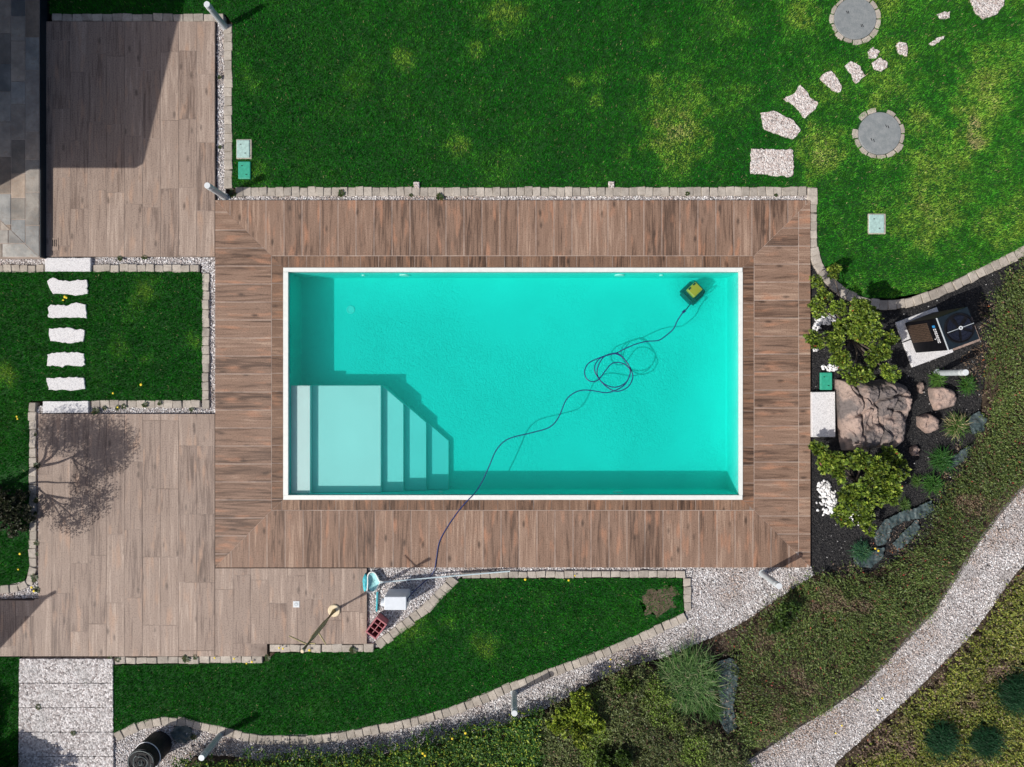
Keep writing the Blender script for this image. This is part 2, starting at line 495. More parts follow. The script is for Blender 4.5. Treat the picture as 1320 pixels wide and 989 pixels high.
def water_mat():
    m, nt, b = new_mat("pool_water")
    nt.nodes.remove(b)
    gp = N(nt, "ShaderNodeNewGeometry")
    n = N(nt, "ShaderNodeTexNoise"); n.inputs["Scale"].default_value = 24; n.inputs["Detail"].default_value = 3; n.inputs["Distortion"].default_value = 1.0
    nt.links.new(gp.outputs["Position"], n.inputs["Vector"])
    pn = N(nt, "ShaderNodeTexNoise"); pn.inputs["Scale"].default_value = 0.6; pn.inputs["Detail"].default_value = 3
    nt.links.new(gp.outputs["Position"], pn.inputs["Vector"])
    pr = ramp(nt, [(0.38, (0.2, 0.2, 0.2)), (0.6, (1, 1, 1))], pn.outputs["Fac"])
    bp = N(nt, "ShaderNodeBump"); bp.inputs["Strength"].default_value = 0.15; bp.inputs["Distance"].default_value = 0.01
    nt.links.new(math_n(nt, 'MULTIPLY', n.outputs["Fac"], pr.outputs[0]), bp.inputs["Height"])
    fr = N(nt, "ShaderNodeFresnel"); fr.inputs[0].default_value = 1.33
    gl = N(nt, "ShaderNodeBsdfGlossy"); gl.inputs["Roughness"].default_value = 0.03
    nt.links.new(bp.outputs[0], gl.inputs["Normal"]); nt.links.new(bp.outputs[0], fr.inputs["Normal"])
    tr = N(nt, "ShaderNodeBsdfTransparent")
    mx = N(nt, "ShaderNodeMixShader")
    nt.links.new(fr.outputs[0], mx.inputs[0]); nt.links.new(tr.outputs[0], mx.inputs[1]); nt.links.new(gl.outputs[0], mx.inputs[2])
    out = nt.nodes["Material Output"]; nt.links.new(mx.outputs[0], out.inputs["Surface"])
    va = N(nt, "ShaderNodeVolumeAbsorption"); va.inputs["Color"].default_value = (0.0, 0.968, 0.95, 1); va.inputs["Density"].default_value = 2.05
    vs = N(nt, "ShaderNodeVolumeScatter"); vs.inputs["Color"].default_value = (0.25, 1.0, 0.95, 1); vs.inputs["Density"].default_value = 0.36; vs.inputs["Anisotropy"].default_value = 0.2
    ad = N(nt, "ShaderNodeAddShader"); nt.links.new(va.outputs[0], ad.inputs[0]); nt.links.new(vs.outputs[0], ad.inputs[1])
    nt.links.new(ad.outputs[0], out.inputs["Volume"])
    return m
M['water'] = water_mat()

# ------------------------------------------------------------------ ground sheets
POOL = (372.0, 952.5, 351.0, 638.0)       # inner basin x0,x1,y0,y1
def ground_sheet():
    x0, y1 = P(POOL[0] - 5, 0).x, P(0, POOL[2] - 5).y
    x1, y0 = P(POOL[1] + 5, 0).x, P(0, POOL[3] + 5).y
    B = 300.0; z = -0.13
    xs = [-B, x0, x1, B]; ys = [-B, y0, y1, B]
    v = [(x, y, z) for y in ys for x in xs]; f = []
    for j in range(3):
        for i in range(3):
            if i == 1 and j == 1: continue
            a = j * 4 + i; f.append((a, a + 1, a + 5, a + 4))
    o = mesh_arrays("ground", v, f, M['soil'])
    tag(o, "bare brown soil under and around the garden beds", kind="structure")
ground_sheet()

def sheet(name, poly_px, z, mat, label, kind="structure", thick=0.08):
    poly = [tuple(p) for p in A(poly_px)]
    bm = prism_bm(poly, z - thick, z)
    bmesh.ops.triangulate(bm, faces=[f for f in bm.faces if len(f.verts) > 4])
    o = bm_obj(name, bm, mat)
    return tag(o, label, kind=kind)

LAWN_MAIN = [(63, -110), (1440, -110), (1440, 262), (1320, 319), (1270, 343), (1230, 361), (1190, 377), (1150, 384), (1120, 384), (1095, 376), (1076, 360), (1063, 341), (1055, 318), (1053, 241), (299, 241), (299, 30), (290, 17), (63, 17)]
LAWN_LEFT = [(-110, 350), (256, 350), (261, 356), (260, 516), (36, 517), (36, 735), (29, 750), (0, 756), (-110, 758)]
LAWN_SOUTH = [(145, 859), (340, 855), (354, 843), (478, 840), (492, 835), (516, 813), (551, 791), (575, 763), (592, 747), (880, 746), (882, 790), (862, 800), (800, 828), (720, 859), (660, 880), (580, 912), (530, 926), (455, 941), (405, 948), (330, 948), (290, 939), (260, 932), (230, 926), (205, 927), (185, 931), (165, 938), (145, 946)]
LAWN_CORNER = [(-110, 848), (24, 848), (22, 920), (20, 1100), (-110, 1100)]
LAWNS = [LAWN_MAIN, LAWN_LEFT, LAWN_SOUTH, LAWN_CORNER]
lawn_labels = ["large green lawn with yellow dry patches above the pool deck",
               "small lawn crossed by white stepping stones on the house side",
               "curved dark green lawn bordered by kerb stones below the pool deck",
               "narrow strip of lawn beside the aggregate slab steps"]
for p, l in zip(LAWNS, lawn_labels):
    sheet("lawn", p, -0.03, M['turf'], l)

GRAVEL = [
    ([(278, 20), (289, 20), (289, 250), (1050, 250), (1050, 259), (278, 259)], "white gravel strip between the upper kerb stones and the tiled deck"),
    ([(-110, 331), (278, 331), (278, 534), (40, 534), (40, 524), (259, 524), (259, 342), (-110, 342)], "grey gravel strip framing the small lawn"),
    ([(34, 530), (50, 530), (50, 772), (-110, 776), (-110, 760), (0, 757), (40, 745)], "gravel strip with weeds beside the terrace edge"),
    ([(473, 731), (1047, 731), (1052, 742), (1000, 776), (962, 802), (930, 818), (862, 848), (815, 859), (760, 884), (700, 918), (640, 940), (560, 962), (480, 976), (400, 982), (330, 982), (290, 976), (250, 976), (225, 1000), (215, 1100), (145, 1100), (145, 945), (165, 936), (190, 930), (230, 926), (290, 939), (330, 948), (405, 948), (480, 938), (560, 918), (660, 880), (800, 828), (884, 792), (884, 744), (594, 744), (551, 790), (516, 812), (491, 836), (473, 836)], "pale gravel bed curving between the lower lawn and the bushes"),
]
PATH = [(1440, 520), (1320, 632), (1290, 668), (1262, 705), (1240, 741), (1207, 791), (1150, 851), (1117, 886), (1072, 916), (1030, 941), (990, 968), (930, 1005), (870, 1100), (1000, 1100), (1082, 983), (1132, 938), (1180, 896), (1207, 868), (1252, 823), (1280, 786), (1312, 741), (1440, 600)]
GRAVEL.append((PATH, "curving white gravel footpath crossing the lower corner"))
for p, l in GRAVEL:
    sheet("gravel_path" if p is PATH else "gravel_bed", p, -0.055, M['gravel'], l)
LAVA = [(1044, 257), (1056, 330), (1066, 352), (1085, 372), (1110, 388), (1150, 396), (1195, 390), (1240, 371), (1320, 333), (1440, 280), (1440, 330), (1290, 400), (1275, 470), (1262, 560), (1240, 640), (1180, 715), (1110, 745), (1045, 742)]
sheet("planting_bed", LAVA, -0.06, M['lava'], "black lava gravel planting bed beside the deck edge")

# ------------------------------------------------------------------ deck and terraces
def R(x0, y0, x1, y1):
    return [((x0 - CX) / S, (CY - y0) / S), ((x1 - CX) / S, (CY - y0) / S), ((x1 - CX) / S, (CY - y1) / S), ((x0 - CX) / S, (CY - y1) / S)]
GAP = 0.0052
def plank(poly, parent, mat, horizontal=False):
    if len(poly) < 3: return
    ar = abs(sum(poly[i][0] * poly[(i + 1) % len(poly)][1] - poly[(i + 1) % len(poly)][0] * poly[i][1] for i in range(len(poly)))) / 2
    if ar < 0.002: return
    z = random.uniform(-0.0008, 0.0008)
    prism("plank", poly, -0.03, z, mat, parent, rz=math.pi / 2 if horizontal else 0.0)
def shrink(r, g=GAP):
    (x0, y0), (x1, _), (_, y1), _ = r
    return [(x0 + g, y0 - g), (x1 - g, y0 - g), (x1 - g, y1 + g), (x0 + g, y1 + g)]

OUT = (277, 258, 1045, 732); MID = (350, 330, 972, 658); INN = (365, 345, 957.5, 644.5)
deck = empty("pool_deck"); tag(deck, "brown wood-look tile deck with mitred corners round the pool", kind="structure")
def cornered(a, b):  # mitre lines of a rectangular ring a (outer) b (inner)
    pm = lambda x, y: ((x - CX) / S, (CY - y) / S)
    return {'tl': (pm(a[0], a[1]), pm(b[0], b[1])), 'tr': (pm(a[2], a[1]), pm(b[2], b[1])), 'br': (pm(a[2], a[3]), pm(b[2], b[3])), 'bl': (pm(a[0], a[3]), pm(b[0], b[3]))}
def ring(a, b, w, mat, parent, extra=None):
    c = cornered(a, b)
    ctr = {'t': R(0, 0, 0, 0)}
    midx, midy = (a[0] + a[2]) / 2, (a[1] + a[3]) / 2
    pm = lambda x, y: ((x - CX) / S, (CY - y) / S)
    for (y0, y1, l0, l1, ky) in ((a[1], b[1], 'tl', 'tr', b[1]), (b[3], a[3], 'bl', 'br', b[3])):
        x = a[0] - random.uniform(0, w * 0.5)
        while x < a[2]:
            x2 = x + w
            q = shrink(R(max(x, a[0]), y0, min(x2, a[2]), y1))
            if q[1][0] - q[0][0] > 0.02:
                for k in (l0, l1): q = clip_line(q, *c[k], pm(midx, ky), GAP * 0.35)
                plank(q, parent, mat)
            x = x2
    for (x0, x1, l0, l1, kx, right) in ((a[0], b[0], 'tl', 'bl', b[0], 0), (b[2], a[2], 'tr', 'br', b[2], 1)):
        y = a[1] - random.uniform(0, w * 0.5)
        cuts = [(x0, x1)] if not (right and extra) else [(x0, extra), (extra, x1)]
        while y < a[3]:
            y2 = y + w
            for xa, xb in cuts:
                q = shrink(R(xa, max(y, a[1]), xb, min(y2, a[3])))
                if q[0][1] - q[2][1] > 0.02:
                    for k in (l0, l1): q = clip_line(q, *c[k], pm(kx, midy), GAP * 0.35)
                    plank(q, parent, mat, True)
            y = y2
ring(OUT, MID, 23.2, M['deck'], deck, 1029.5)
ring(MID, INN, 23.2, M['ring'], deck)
def slab_frame(name, a, b, z0, z1, mat, parent):
    bm = bmesh.new()
    for r in (R(a[0], a[1], a[2], b[1]), R(a[0], b[3], a[2], a[3]), R(a[0], b[1], b[0], b[3]), R(b[2], b[1], a[2], b[3])):
        prism_bm(r, z0, z1, bm=bm)
    return bm_obj(name, bm, mat, parent)
slab_frame("mortar_bed", (277.3, 258.3, 1044.7, 731.7), (350.2, 330.2, 971.8, 657.8), -0.125, -0.0022, M['grout'], deck)
slab_frame("mortar_bed", (350.3, 330.3, 971.7, 657.7), (366, 346, 956.5, 643.5), -0.125, -0.0024, M['grout_dark'], deck)

def column_planks(parent, cols, L=88.0):
    for (x0, x1, y0, y1) in cols:
        y = y0 - random.uniform(0.1, 0.95) * L
        while y < y1:
            a, b = max(y, y0), min(y + L, y1)
            if b - a > 4: plank(shrink(R(x0, a, x1, b)), parent, M['terrace'])
            y += L
up = empty("house_terrace"); tag(up, "dusty wood-look tile terrace beside the raised stone patio", kind="structure")
cols = []; x = 277.0
while x > 57:
    cols.append((max(x - 23.3, 57), x, 27.5, 331)); x -= 23.3
column_planks(up, cols)
bm_obj("mortar_bed", prism_bm(R(57, 27.7, 276.7, 330.8), -0.125, -0.0022), M['grout_dark'], up)
low = empty("lower_terrace"); tag(low, "dusty wood-look tile terrace below the small lawn, tree shadow across it", kind="structure")
cols = []; x = 277.0
while x > -90:
    x0 = x - 23.3
    if x0 >= 47: cols.append((x0, x, 533.5, 846.5))
    elif x > 49: cols += [(49, x, 533.5, 771), (x0, x, 772, 846.5)]
    else: cols.append((x0, x, 774, 846.5))
    x = x0
x = 277.0
while x < 472:
    x1 = min(x + 23.3, 473)
    cols.append((x, x1, 732.5, 846.5 if x1 < 345 else 830.5)); x = x1
column_planks(low, cols)
bm = bmesh.new()
for r in (R(49.3, 533.8, 276.7, 771), R(-89, 774.3, 49, 846.2), R(49.3, 771, 276.7, 846.2), R(277.2, 732.8, 344, 846.2), R(344, 732.8, 472.7, 830.2)):
    prism_bm(r, -0.125, -0.0022, bm=bm)
bm_obj("mortar_bed", bm, M['grout_dark'], low)

# small metal floor drain in the lower terrace
dr = empty("floor_drain", P(382, 779)); tag(dr, "small square metal floor drain set in the lower terrace", "drain")
fr_ = bmesh.new(); box_bm(fr_, (0, 0, 0.003), (0.11, 0.11, 0.006), bevel=0.002)
bm_obj("frame", fr_, M['lamp_cap'], dr)
bm_obj("grate", lathe_bm([(0.036, 0.0065), (0.036, 0.0085), (0.02, 0.0085)], 16), M['metal'], dr)
bm_obj("cap", lathe_bm([(0.014, 0.0088), (0.013, 0.011)], 12), M['lamp_cap'], dr)
dg = empty("drain_grate", P(70.5, 315)); tag(dg, "dark slotted drain grate in the terrace corner by the patio", "drain")
box("frame", (0, 0, 0.003), (0.13, 0.22, 0.005), M['terrace'], dg, bevel=0.001)
for i in range(3): box("slot", ((i - 1) * 0.03, 0.02, 0.0068), (0.012, 0.12, 0.002), M['black'], dg)

# ------------------------------------------------------------------ raised stone patio
PZ = 0.14
patio = empty("stone_patio"); tag(patio, "raised patio of large mottled stone flags with dark edge, against the house", kind="structure")
def flag(poly_px):
    q = [tuple(P(x, y, PZ).xy) for x, y in poly_px]
    if len(q) >= 3: prism("flagstone", q, PZ - 0.05, PZ + random.uniform(-0.002, 0.002), M['flag'], patio, ch=0.003)
D0, D1 = (-120, 169.5), (50.5, 331.5)
def flag_rect(x0, y0, x1, y1, north):
    g = 0.35
    q = [(x0 + g, y0 + g), (x1 - g, y0 + g), (x1 - g, y1 - g), (x0 + g, y1 - g)]
    q = clip_line(q, D0, D1, (40, 0) if north else (0, 320), 0.3)
    if len(q) >= 3:
        a = abs(sum(q[i][0] * q[(i + 1) % len(q)][1] - q[(i + 1) % len(q)][0] * q[i][1] for i in range(len(q)))) / 2
        if a > 8: flag(q)
ycols = [((32.5, 50.5), [-80, -38, 0, 48, 91, 170, 206, 248, 291, 332]), ((14, 32.5), [-70, -30, 21, 53, 105, 134, 180, 224, 255, 283, 332]), ((-3, 14), [-60, -20, 43, 82, 118, 157, 202, 250, 290, 332])]
xx = -3
while xx > -120:
    ys = [-60 - random.uniform(0, 30)]
    while ys[-1] < 332: ys.append(ys[-1] + random.uniform(30, 62))
    ycols.append(((xx - 18, xx), ys)); xx -= 18
for (x0, x1), ys in ycols:
    for a, b in zip(ys[:-1], ys[1:]): flag_rect(x0, a, x1, min(b, 331.5), True)
y = 331.5
while y > 180:
    x = 50.5 - random.uniform(0, 20)
    xs = [50.5]
    while xs[-1] > -120: xs.append(xs[-1] - random.uniform(28, 52))
    for a, b in zip(xs[:-1], xs[1:]): flag_rect(b, y - 17.5, a, y, False)
    y -= 17.5
q0 = P(-130, -110, PZ); q1 = P(51, 332, PZ)
bm_obj("base", prism_bm([(q0.x, q1.y + 0.003), (q1.x - 0.003, q1.y + 0.003), (q1.x - 0.003, q0.y), (q0.x, q0.y)], -0.125, PZ - 0.006), M['grout'], patio)
prism("edge_trim", [(q1.x, q1.y), (q1.x + 0.022, q1.y), (q1.x + 0.022, q0.y), (q1.x, q0.y)], -0.12, PZ - 0.001, M['dark_metal'], patio)

# ------------------------------------------------------------------ house standing out of frame (its gable roof throws the big shadow)
house = empty("house", P(-300, 200)); tag(house, "pale rendered house with dark gable roof beyond the stone patio", "house")
def hp(x, y): return ((x + 300) / S, (200 - y) / S)
bm = bmesh.new(); prism_bm([hp(-600, 306), hp(-110, 306), hp(-110, -280), hp(-600, -280)], 0.0, 2.85, bm=bm)
bm_obj("wall", bm, M['house_wall'], house)
ex, ey = hp(-3.5, 313.5); rx, ry = hp(-3.5, 13.5); wx, wy = hp(-610, -286)
ze, zr, th = 2.9, 2.9 + 300 / S * 0.318, 0.16
bm = bmesh.new()
prof = [(ey, ze), (ry, zr), (wy, ze), (wy, ze - th), (ry, zr - th), (ey, ze - th)]
a = [bm.verts.new((ex, y, z)) for y, z in prof]; b = [bm.verts.new((wx, y, z)) for y, z in prof]
for i in range(6):
    j = (i + 1) % 6; bm.faces.new((a[i], a[j], b[j], b[i]))
bm.faces.new((a[0], a[1], a[4], a[5])); bm.faces.new((a[1], a[2], a[3], a[4])); bm.faces.new((b[5], b[4], b[1], b[0])); bm.faces.new((b[4], b[3], b[2], b[1]))
bmesh.ops.recalc_face_normals(bm, faces=bm.faces)
bm_obj("roof", bm, M['roof'], house)
bm = bmesh.new()   # gable wall under the ridge
v = [bm.verts.new((hp(-110, 0)[0] - d, y, z)) for d in (0.0, 0.2) for y, z in ((hp(0, 306)[1], 2.84), (ry, zr - th - 0.03), (hp(0, -280)[1], 2.84))]
bm.faces.new(v[:3]); bm.faces.new(v[3:][::-1])
for i in range(3):
    j = (i + 1) % 3; bm.faces.new((v[i], v[i + 3], v[j + 3], v[j]))
bmesh.ops.recalc_face_normals(bm, faces=bm.faces)
bm_obj("gable", bm, M['house_wall'], house)
dx, dy = hp(-109, 150)
dbox = box("door", (dx + 0.01, dy, 1.15), (0.08, 1.6, 2.1), M['dark_metal'], house)
box("handle", (0.05, 0.6, 0.0), (0.04, 0.03, 0.3), M['metal'], dbox)

# unseen sail, added and shaped to throw the wedge of shade on the lower terrace
sail = empty("added_shade_sail", P(-200, 930)); tag(sail, "added unseen triangular sail on posts, shaped to shade the terrace end", "shade sail")
pts = [(-85, 848), (-285, 1063), (-345, 868)]
sv = [((x + 200) / S, (930 - y) / S) for x, y in pts]
bm_obj("sail", prism_bm(sv, 2.28, 2.3), M['coping'], sail)
for x, y in sv: bm_obj("post", tube_bm([(x, y, -0.12), (x, y, 2.4)], 0.03, 8), M['metal'], sail)

# ------------------------------------------------------------------ swimming pool
FZ = -0.70; WZ = -0.07
pool = empty("swimming_pool"); tag(pool, "rectangular turquoise swimming pool with white rim and corner steps", "pool")
bx0, by1 = P(POOL[0], POOL[2]).xy; bx1, by0 = P(POOL[1], POOL[3]).xy
bm = bmesh.new()
c4 = [(bx0, by0), (bx1, by0), (bx1, by1), (bx0, by1)]
lo_ = [bm.verts.new((x, y, FZ)) for x, y in c4]; hi_ = [bm.verts.new((x, y, -0.05)) for x, y in c4]
for i in range(4):
    j = (i + 1) % 4
    f = bm.faces.new((lo_[i], hi_[i], hi_[j], lo_[j]))
bm.faces.new(lo_)
bmesh.ops.recalc_face_normals(bm, faces=bm.faces)
for f in bm.faces: f.normal_flip()
me_edges = [e for e in bm.edges if abs(e.verts[0].co.z - e.verts[1].co.z) < 0.01 and e.verts[0].co.z < -0.5]
bmesh.ops.bevel(bm, geom=me_edges, offset=0.03, segments=4, affect='EDGES', profile=0.5)
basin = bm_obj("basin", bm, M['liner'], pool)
def rimframe(name, a, b, z0, z1, mat):
    for i, r in enumerate((R(a[0], a[1], a[2], b[1]), R(a[0], b[3], a[2], a[3]), R(a[0], b[1], b[0], b[3]), R(b[2], b[1], a[2], b[3]))):
        prism(name, [tuple(p) for p in shrink(r, 0.0006)], z0, z1, mat, pool, ch=0.006)
rimframe("coping", (365.3, 345.3, 957.2, 644.2), (371.6, 350.6, 952.9, 638.4), -0.06, 0.012, M['coping'])
# corner steps: widening flight with a 45 degree nose line
def step(poly_px, z):
    q = [((x - CX) / S, (CY - y) / S) for x, y in poly_px]
    o = prism("step", q, FZ + 0.002, z, M['step'], pool, ch=0.008, center=False)
yb = 638.0
ed = [397.0, 487.5, 515.7, 545.0, 574.4]
zt = [-0.125, -0.255, -0.372, -0.488, -0.60]
ytop = 497.0
x_prev = 372.2
for i, (e, z) in enumerate(zip(ed, zt)):
    x0 = x_prev
    def yy(x): return ytop if x <= 487.5 else ytop + (x - 487.5) * 0.86
    poly = [(x0 + 0.05, yb - 0.1), (x0 + 0.05, yy(x0)), (e, yy(e)), (e, yb - 0.1)]
    step(poly, z); x_prev = e
# drain ring and wall inlets
q = P(452, 399.5, FZ)
bm_obj("floor_inlet", lathe_bm([(0.075, FZ + 0.001), (0.075, FZ + 0.012), (0.055, FZ + 0.012), (0.052, FZ + 0.006)], 20), M['coping'], pool, (q.x, q.y, 0))
bm_obj("inlet_cover", lathe_bm([(0.05, FZ + 0.002), (0.05, FZ + 0.0055), (0.03, FZ + 0.0058)], 18), M['valve_green'], pool, (q.x, q.y, 0))
for px in (464, 518, 802, 857):
    bm_obj("wall_inlet", tube_bm([(P(px, 0).x, by1 + 0.01, -0.30), (P(px, 0).x, by1 - 0.02, -0.30)], 0.09 if px in (518, 802) else 0.035, 16), M['coping'], pool)
for px in (800, 566):
    bm_obj("wall_inlet", tube_bm([(P(px, 0).x, by0 - 0.01, -0.30), (P(px, 0).x, by0 + 0.02, -0.30)], 0.09 if px == 800 else 0.035, 16), M['coping'], pool)
bm = bmesh.new(); prism_bm([(bx0 - 0.012, by0 - 0.012), (bx1 + 0.012, by0 - 0.012), (bx1 + 0.012, by1 + 0.012), (bx0 - 0.012, by1 + 0.012)], FZ - 0.02, WZ, bm=bm)
water = bm_obj("water", bm, M['water']); tag(water, "clear turquoise water filling the swimming pool", kind="structure")

# pool cleaning robot on the floor
M['robot_yellow'] = plain("robot_yellow", (1.0, 0.33, 0.002), 0.4, var=0.03)
rp = P(895.5, 376.5, -0.42)
rob = empty("pool_robot", (rp.x, rp.y, FZ), math.radians(44)); rob.scale = (0.86, 0.86, 1.25); tag(rob, "yellow and black pool cleaning robot on the pool floor", "robot")
bm = bmesh.new(); box_bm(bm, (0, 0, 0.14), (0.30, 0.27, 0.2), bevel=0.03); bm_obj("body", bm, M['black'], rob)
bm = bmesh.new(); box_bm(bm, (0.0, 0.045, 0.285), (0.25, 0.225, 0.09), bevel=0.02); lid = bm_obj("lid", bm, M['robot_yellow'], rob)
for s in (-1, 1):
    bm = bmesh.new(); box_bm(bm, (s * 0.065, 0.135, 0.327), (0.06, 0.034, 0.02), bevel=0.006); bm_obj("vent", bm, M['black'], rob)
    bm = bmesh.new(); box_bm(bm, (s * 0.175, 0, 0.1), (0.045, 0.32, 0.19), bevel=0.02); tr_ = bm_obj("track", bm, M['dark_metal'], rob)
bm_obj("handle", tube_bm(catmull([(-0.1, -0.12, 0.22), (-0.1, -0.14, 0.3), (0.1, -0.14, 0.3), (0.1, -0.12, 0.22)], 4), 0.014, 8), M['black'], rob)
for s in (-1, 1):
    bm_obj("brush", tube_bm([(-0.15, s * 0.165, 0.05), (0.15, s * 0.165, 0.05)], 0.045, 10), M['dark_metal'], rob)

# floating cable from the control box to the robot
M['cable'] = plain("cable_blue", (0.014, 0.03, 0.14), 0.4, var=0.1)
cp = [(526, 771, .36), (534, 762, .22), (545, 752, .05), (554, 744, -.02), (560, 734, .014), (562.5, 720, .012), (566, 700, .012), (575, 682, .012), (590, 660, .012), (601, 647, .02), (608, 640, .024), (614, 633, -.03), (622, 620, -.062), (631, 600, -.062), (640, 580, -.062), (655, 566, -.062), (685, 558, -.062), (708, 551, -.062), (720, 538, -.062)]
coil = [(0, 950), (100, 870), (190, 848), (300, 858), (410, 875), (500, 860), (620, 790), (680, 660), (640, 590), (560, 555), (480, 570), (410, 650), (340, 740), (270, 758), (210, 720), (195, 640), (240, 560), (340, 510), (440, 476), (530, 455), (600, 500), (660, 580), (695, 650), (706, 720), (660, 810), (580, 855), (500, 855), (400, 790), (330, 690), (340, 590), (390, 505), (440, 472), (520, 462), (600, 505), (672, 600), (678, 670), (640, 760), (560, 810), (480, 815), (400, 780), (340, 720), (300, 640), (310, 570), (360, 510), (440, 478), (530, 455), (620, 410), (740, 360), (860, 330), (980, 320), (1070, 260), (1140, 195), (1180, 110), (1245, 15)]
cp += [(730 + x / 8.24, 400 + y / 8.24, -0.064 + 0.012 * math.sin(i * 1.1)) for i, (x, y) in enumerate(coil)]
cp += [(884.5, 399, -.09), (888, 394.5, -.22), (891, 390, -.42)]
cab = bm_obj("power_cable", tube_bm(catmull([P(*p) for p in cp], 5), 0.0095, 7), M['cable'], smooth=True)
tag(cab, "long dark blue cable floating in loops on the pool water", "cable")
fl = bm_obj("cable_float", tube_bm([P(880, 403, -.055), P(883, 400.5, -.06)], 0.022, 10), M['cable']); fl.parent = cab

# ------------------------------------------------------------------ kerb stones
def kerb_variants():
    out = []
    for k in range(7):
        bm = bmesh.new(); bmesh.ops.create_cube(bm, size=1.0)
        for v in bm.verts:
            v.co += Vector((random.uniform(-.05, .05), random.uniform(-.05, .05), random.uniform(-.05, .03)))
        bmesh.ops.bevel(bm, geom=list(bm.edges), offset=0.05, segments=1, affect='EDGES')
        me = bpy.data.meshes.new("stone"); bm.to_mesh(me); bm.free(); me.materials.append(M['kerb']); out.append(me)
    return out
KV = kerb_variants()
def resample(pts, stp):
    pts = [Vector((*p, 0)) for p in pts]; out = []; acc = 0.0
    L = [0]
    for a, b in zip(pts[:-1], pts[1:]): L.append(L[-1] + (b - a).length)
    n = max(1, round(L[-1] / stp))
    for i in range(n):
        d = (i + 0.5) / n * L[-1]
        for k in range(len(pts) - 1):
            if L[k] <= d <= L[k + 1]:
                t = (d - L[k]) / (L[k + 1] - L[k] or 1)
                out.append((pts[k].lerp(pts[k + 1], t), (pts[k + 1] - pts[k]).normalized())); break
    return out, L[-1] / n
def kerb(label, pts, w=11.0, stp=10.4, smooth=False, hgt=0.0, var=0.8):
    root = empty("kerb"); tag(root, label, kind="structure")
    if smooth: pts = [tuple(p.xy) for p in catmull([(*p, 0) for p in pts], 8)]
    rs, st = resample(pts, stp)
    bv, bf = [], []
    q = [(Vector((*pts[0], 0)), rs[0][1])] + rs + [(Vector((*pts[-1], 0)), rs[-1][1])]
    for k, (p, t) in enumerate(q):
        nx, ny = -t.y, t.x
        for sgn in (-1, 1):
            c = P(p.x + nx * sgn * w * 0.46, p.y + ny * sgn * w * 0.46); bv += [(c.x, c.y, -0.028), (c.x, c.y, -0.12)]
    for k in range(len(q) - 1):
        a = k * 4; bf += [(a, a + 4, a + 6, a + 2), (a, a + 1, a + 5, a + 4), (a + 2, a + 6, a + 7, a + 3)]
    mesh_arrays("bedding", bv, bf, M['bedding'], parent=root)
    for p, t in rs:
        o = bpy.data.objects.new("stone", random.choice(KV))
        c = P(p.x + random.uniform(-.5, .5) * var, p.y + random.uniform(-.7, .7) * var)
        hh = 0.14
        o.location = (c.x, c.y, hgt - 0.012 - hh / 2 + random.uniform(-0.008, 0.008))
        o.rotation_euler = (random.uniform(-.03, .03), random.uniform(-.03, .03), math.atan2(-t.y, t.x) + random.uniform(-.05, .05) * var)
        o.scale = (st / S * random.uniform(0.93, 1.0), w / S * random.uniform(0.9, 1.1), hh)
        link(o, root)
    return root
kerb("straight row of tan kerb stones between the large lawn and the deck", [(303, 246.5), (1040, 246.5)])
kerb("kerb stones running down beside the upper terrace", [(293.5, 30), (293.5, 242)], w=10.5, stp=11.5)
kerb("shaded kerb stones along the top edge of the house terrace", [(66, 22), (288, 22)], w=9.5, stp=13)
kerb("kerb stones curving from the deck corner round the lava bed", [(1048, 241), (1048, 300), (1050, 322), (1056, 342), (1066, 357), (1083, 373), (1103, 385), (1130, 392), (1165, 391), (1195, 383), (1235, 366), (1280, 344), (1330, 319), (1390, 290)], w=12.5, stp=11.2, smooth=True)
kerb("short row of kerb stones under the raised patio", [(-60, 346), (56, 346)], w=9)
kerb("row of kerb stones topping the small lawn", [(119, 345.5), (256, 345.5)], w=9.5, stp=11.5)
kerb("column of kerb stones down the edge of the small lawn", [(264.5, 352), (264.5, 527)], w=9, stp=11.5)
kerb("row of kerb stones closing the small lawn at the lower terrace", [(117, 521), (258, 521)], w=9.5, stp=11.5)
kerb("column of weedy kerb stones beside the tree shadow", [(41, 519), (41, 735), (36, 752), (20, 759), (-60, 763)], w=9.5, stp=12)
kerb("low kerb stones along the bottom edge of the lower terrace", [(148, 852), (338, 851)], w=9, stp=13.5)
kerb("kerb stones in front of the wooden pole", [(347, 836.5), (482, 836)], w=10, stp=13)
kerb("kerb stones climbing past the crate and white box", [(487, 833), (510, 815), (530, 800), (551, 784), (572, 762), (586, 746)], w=12, stp=11)
kerb("long row of kerb stones along the lower deck gravel", [(596, 741.5), (884, 740.5)], w=8.5, stp=12)
kerb("kerb stones turning the end of the lower lawn", [(886.5, 746), (887, 788)], w=9, stp=12)
kerb("curving kerb stones below the lower lawn", [(148, 952), (165, 943), (185, 935), (208, 931), (232, 931), (262, 938), (292, 945), (330, 953), (368, 955), (405, 954), (455, 947), (530, 932), (580, 918), (620, 903), (660, 886), (720, 865), (800, 834), (862, 806), (884, 796)], w=11, stp=10.6, smooth=True)

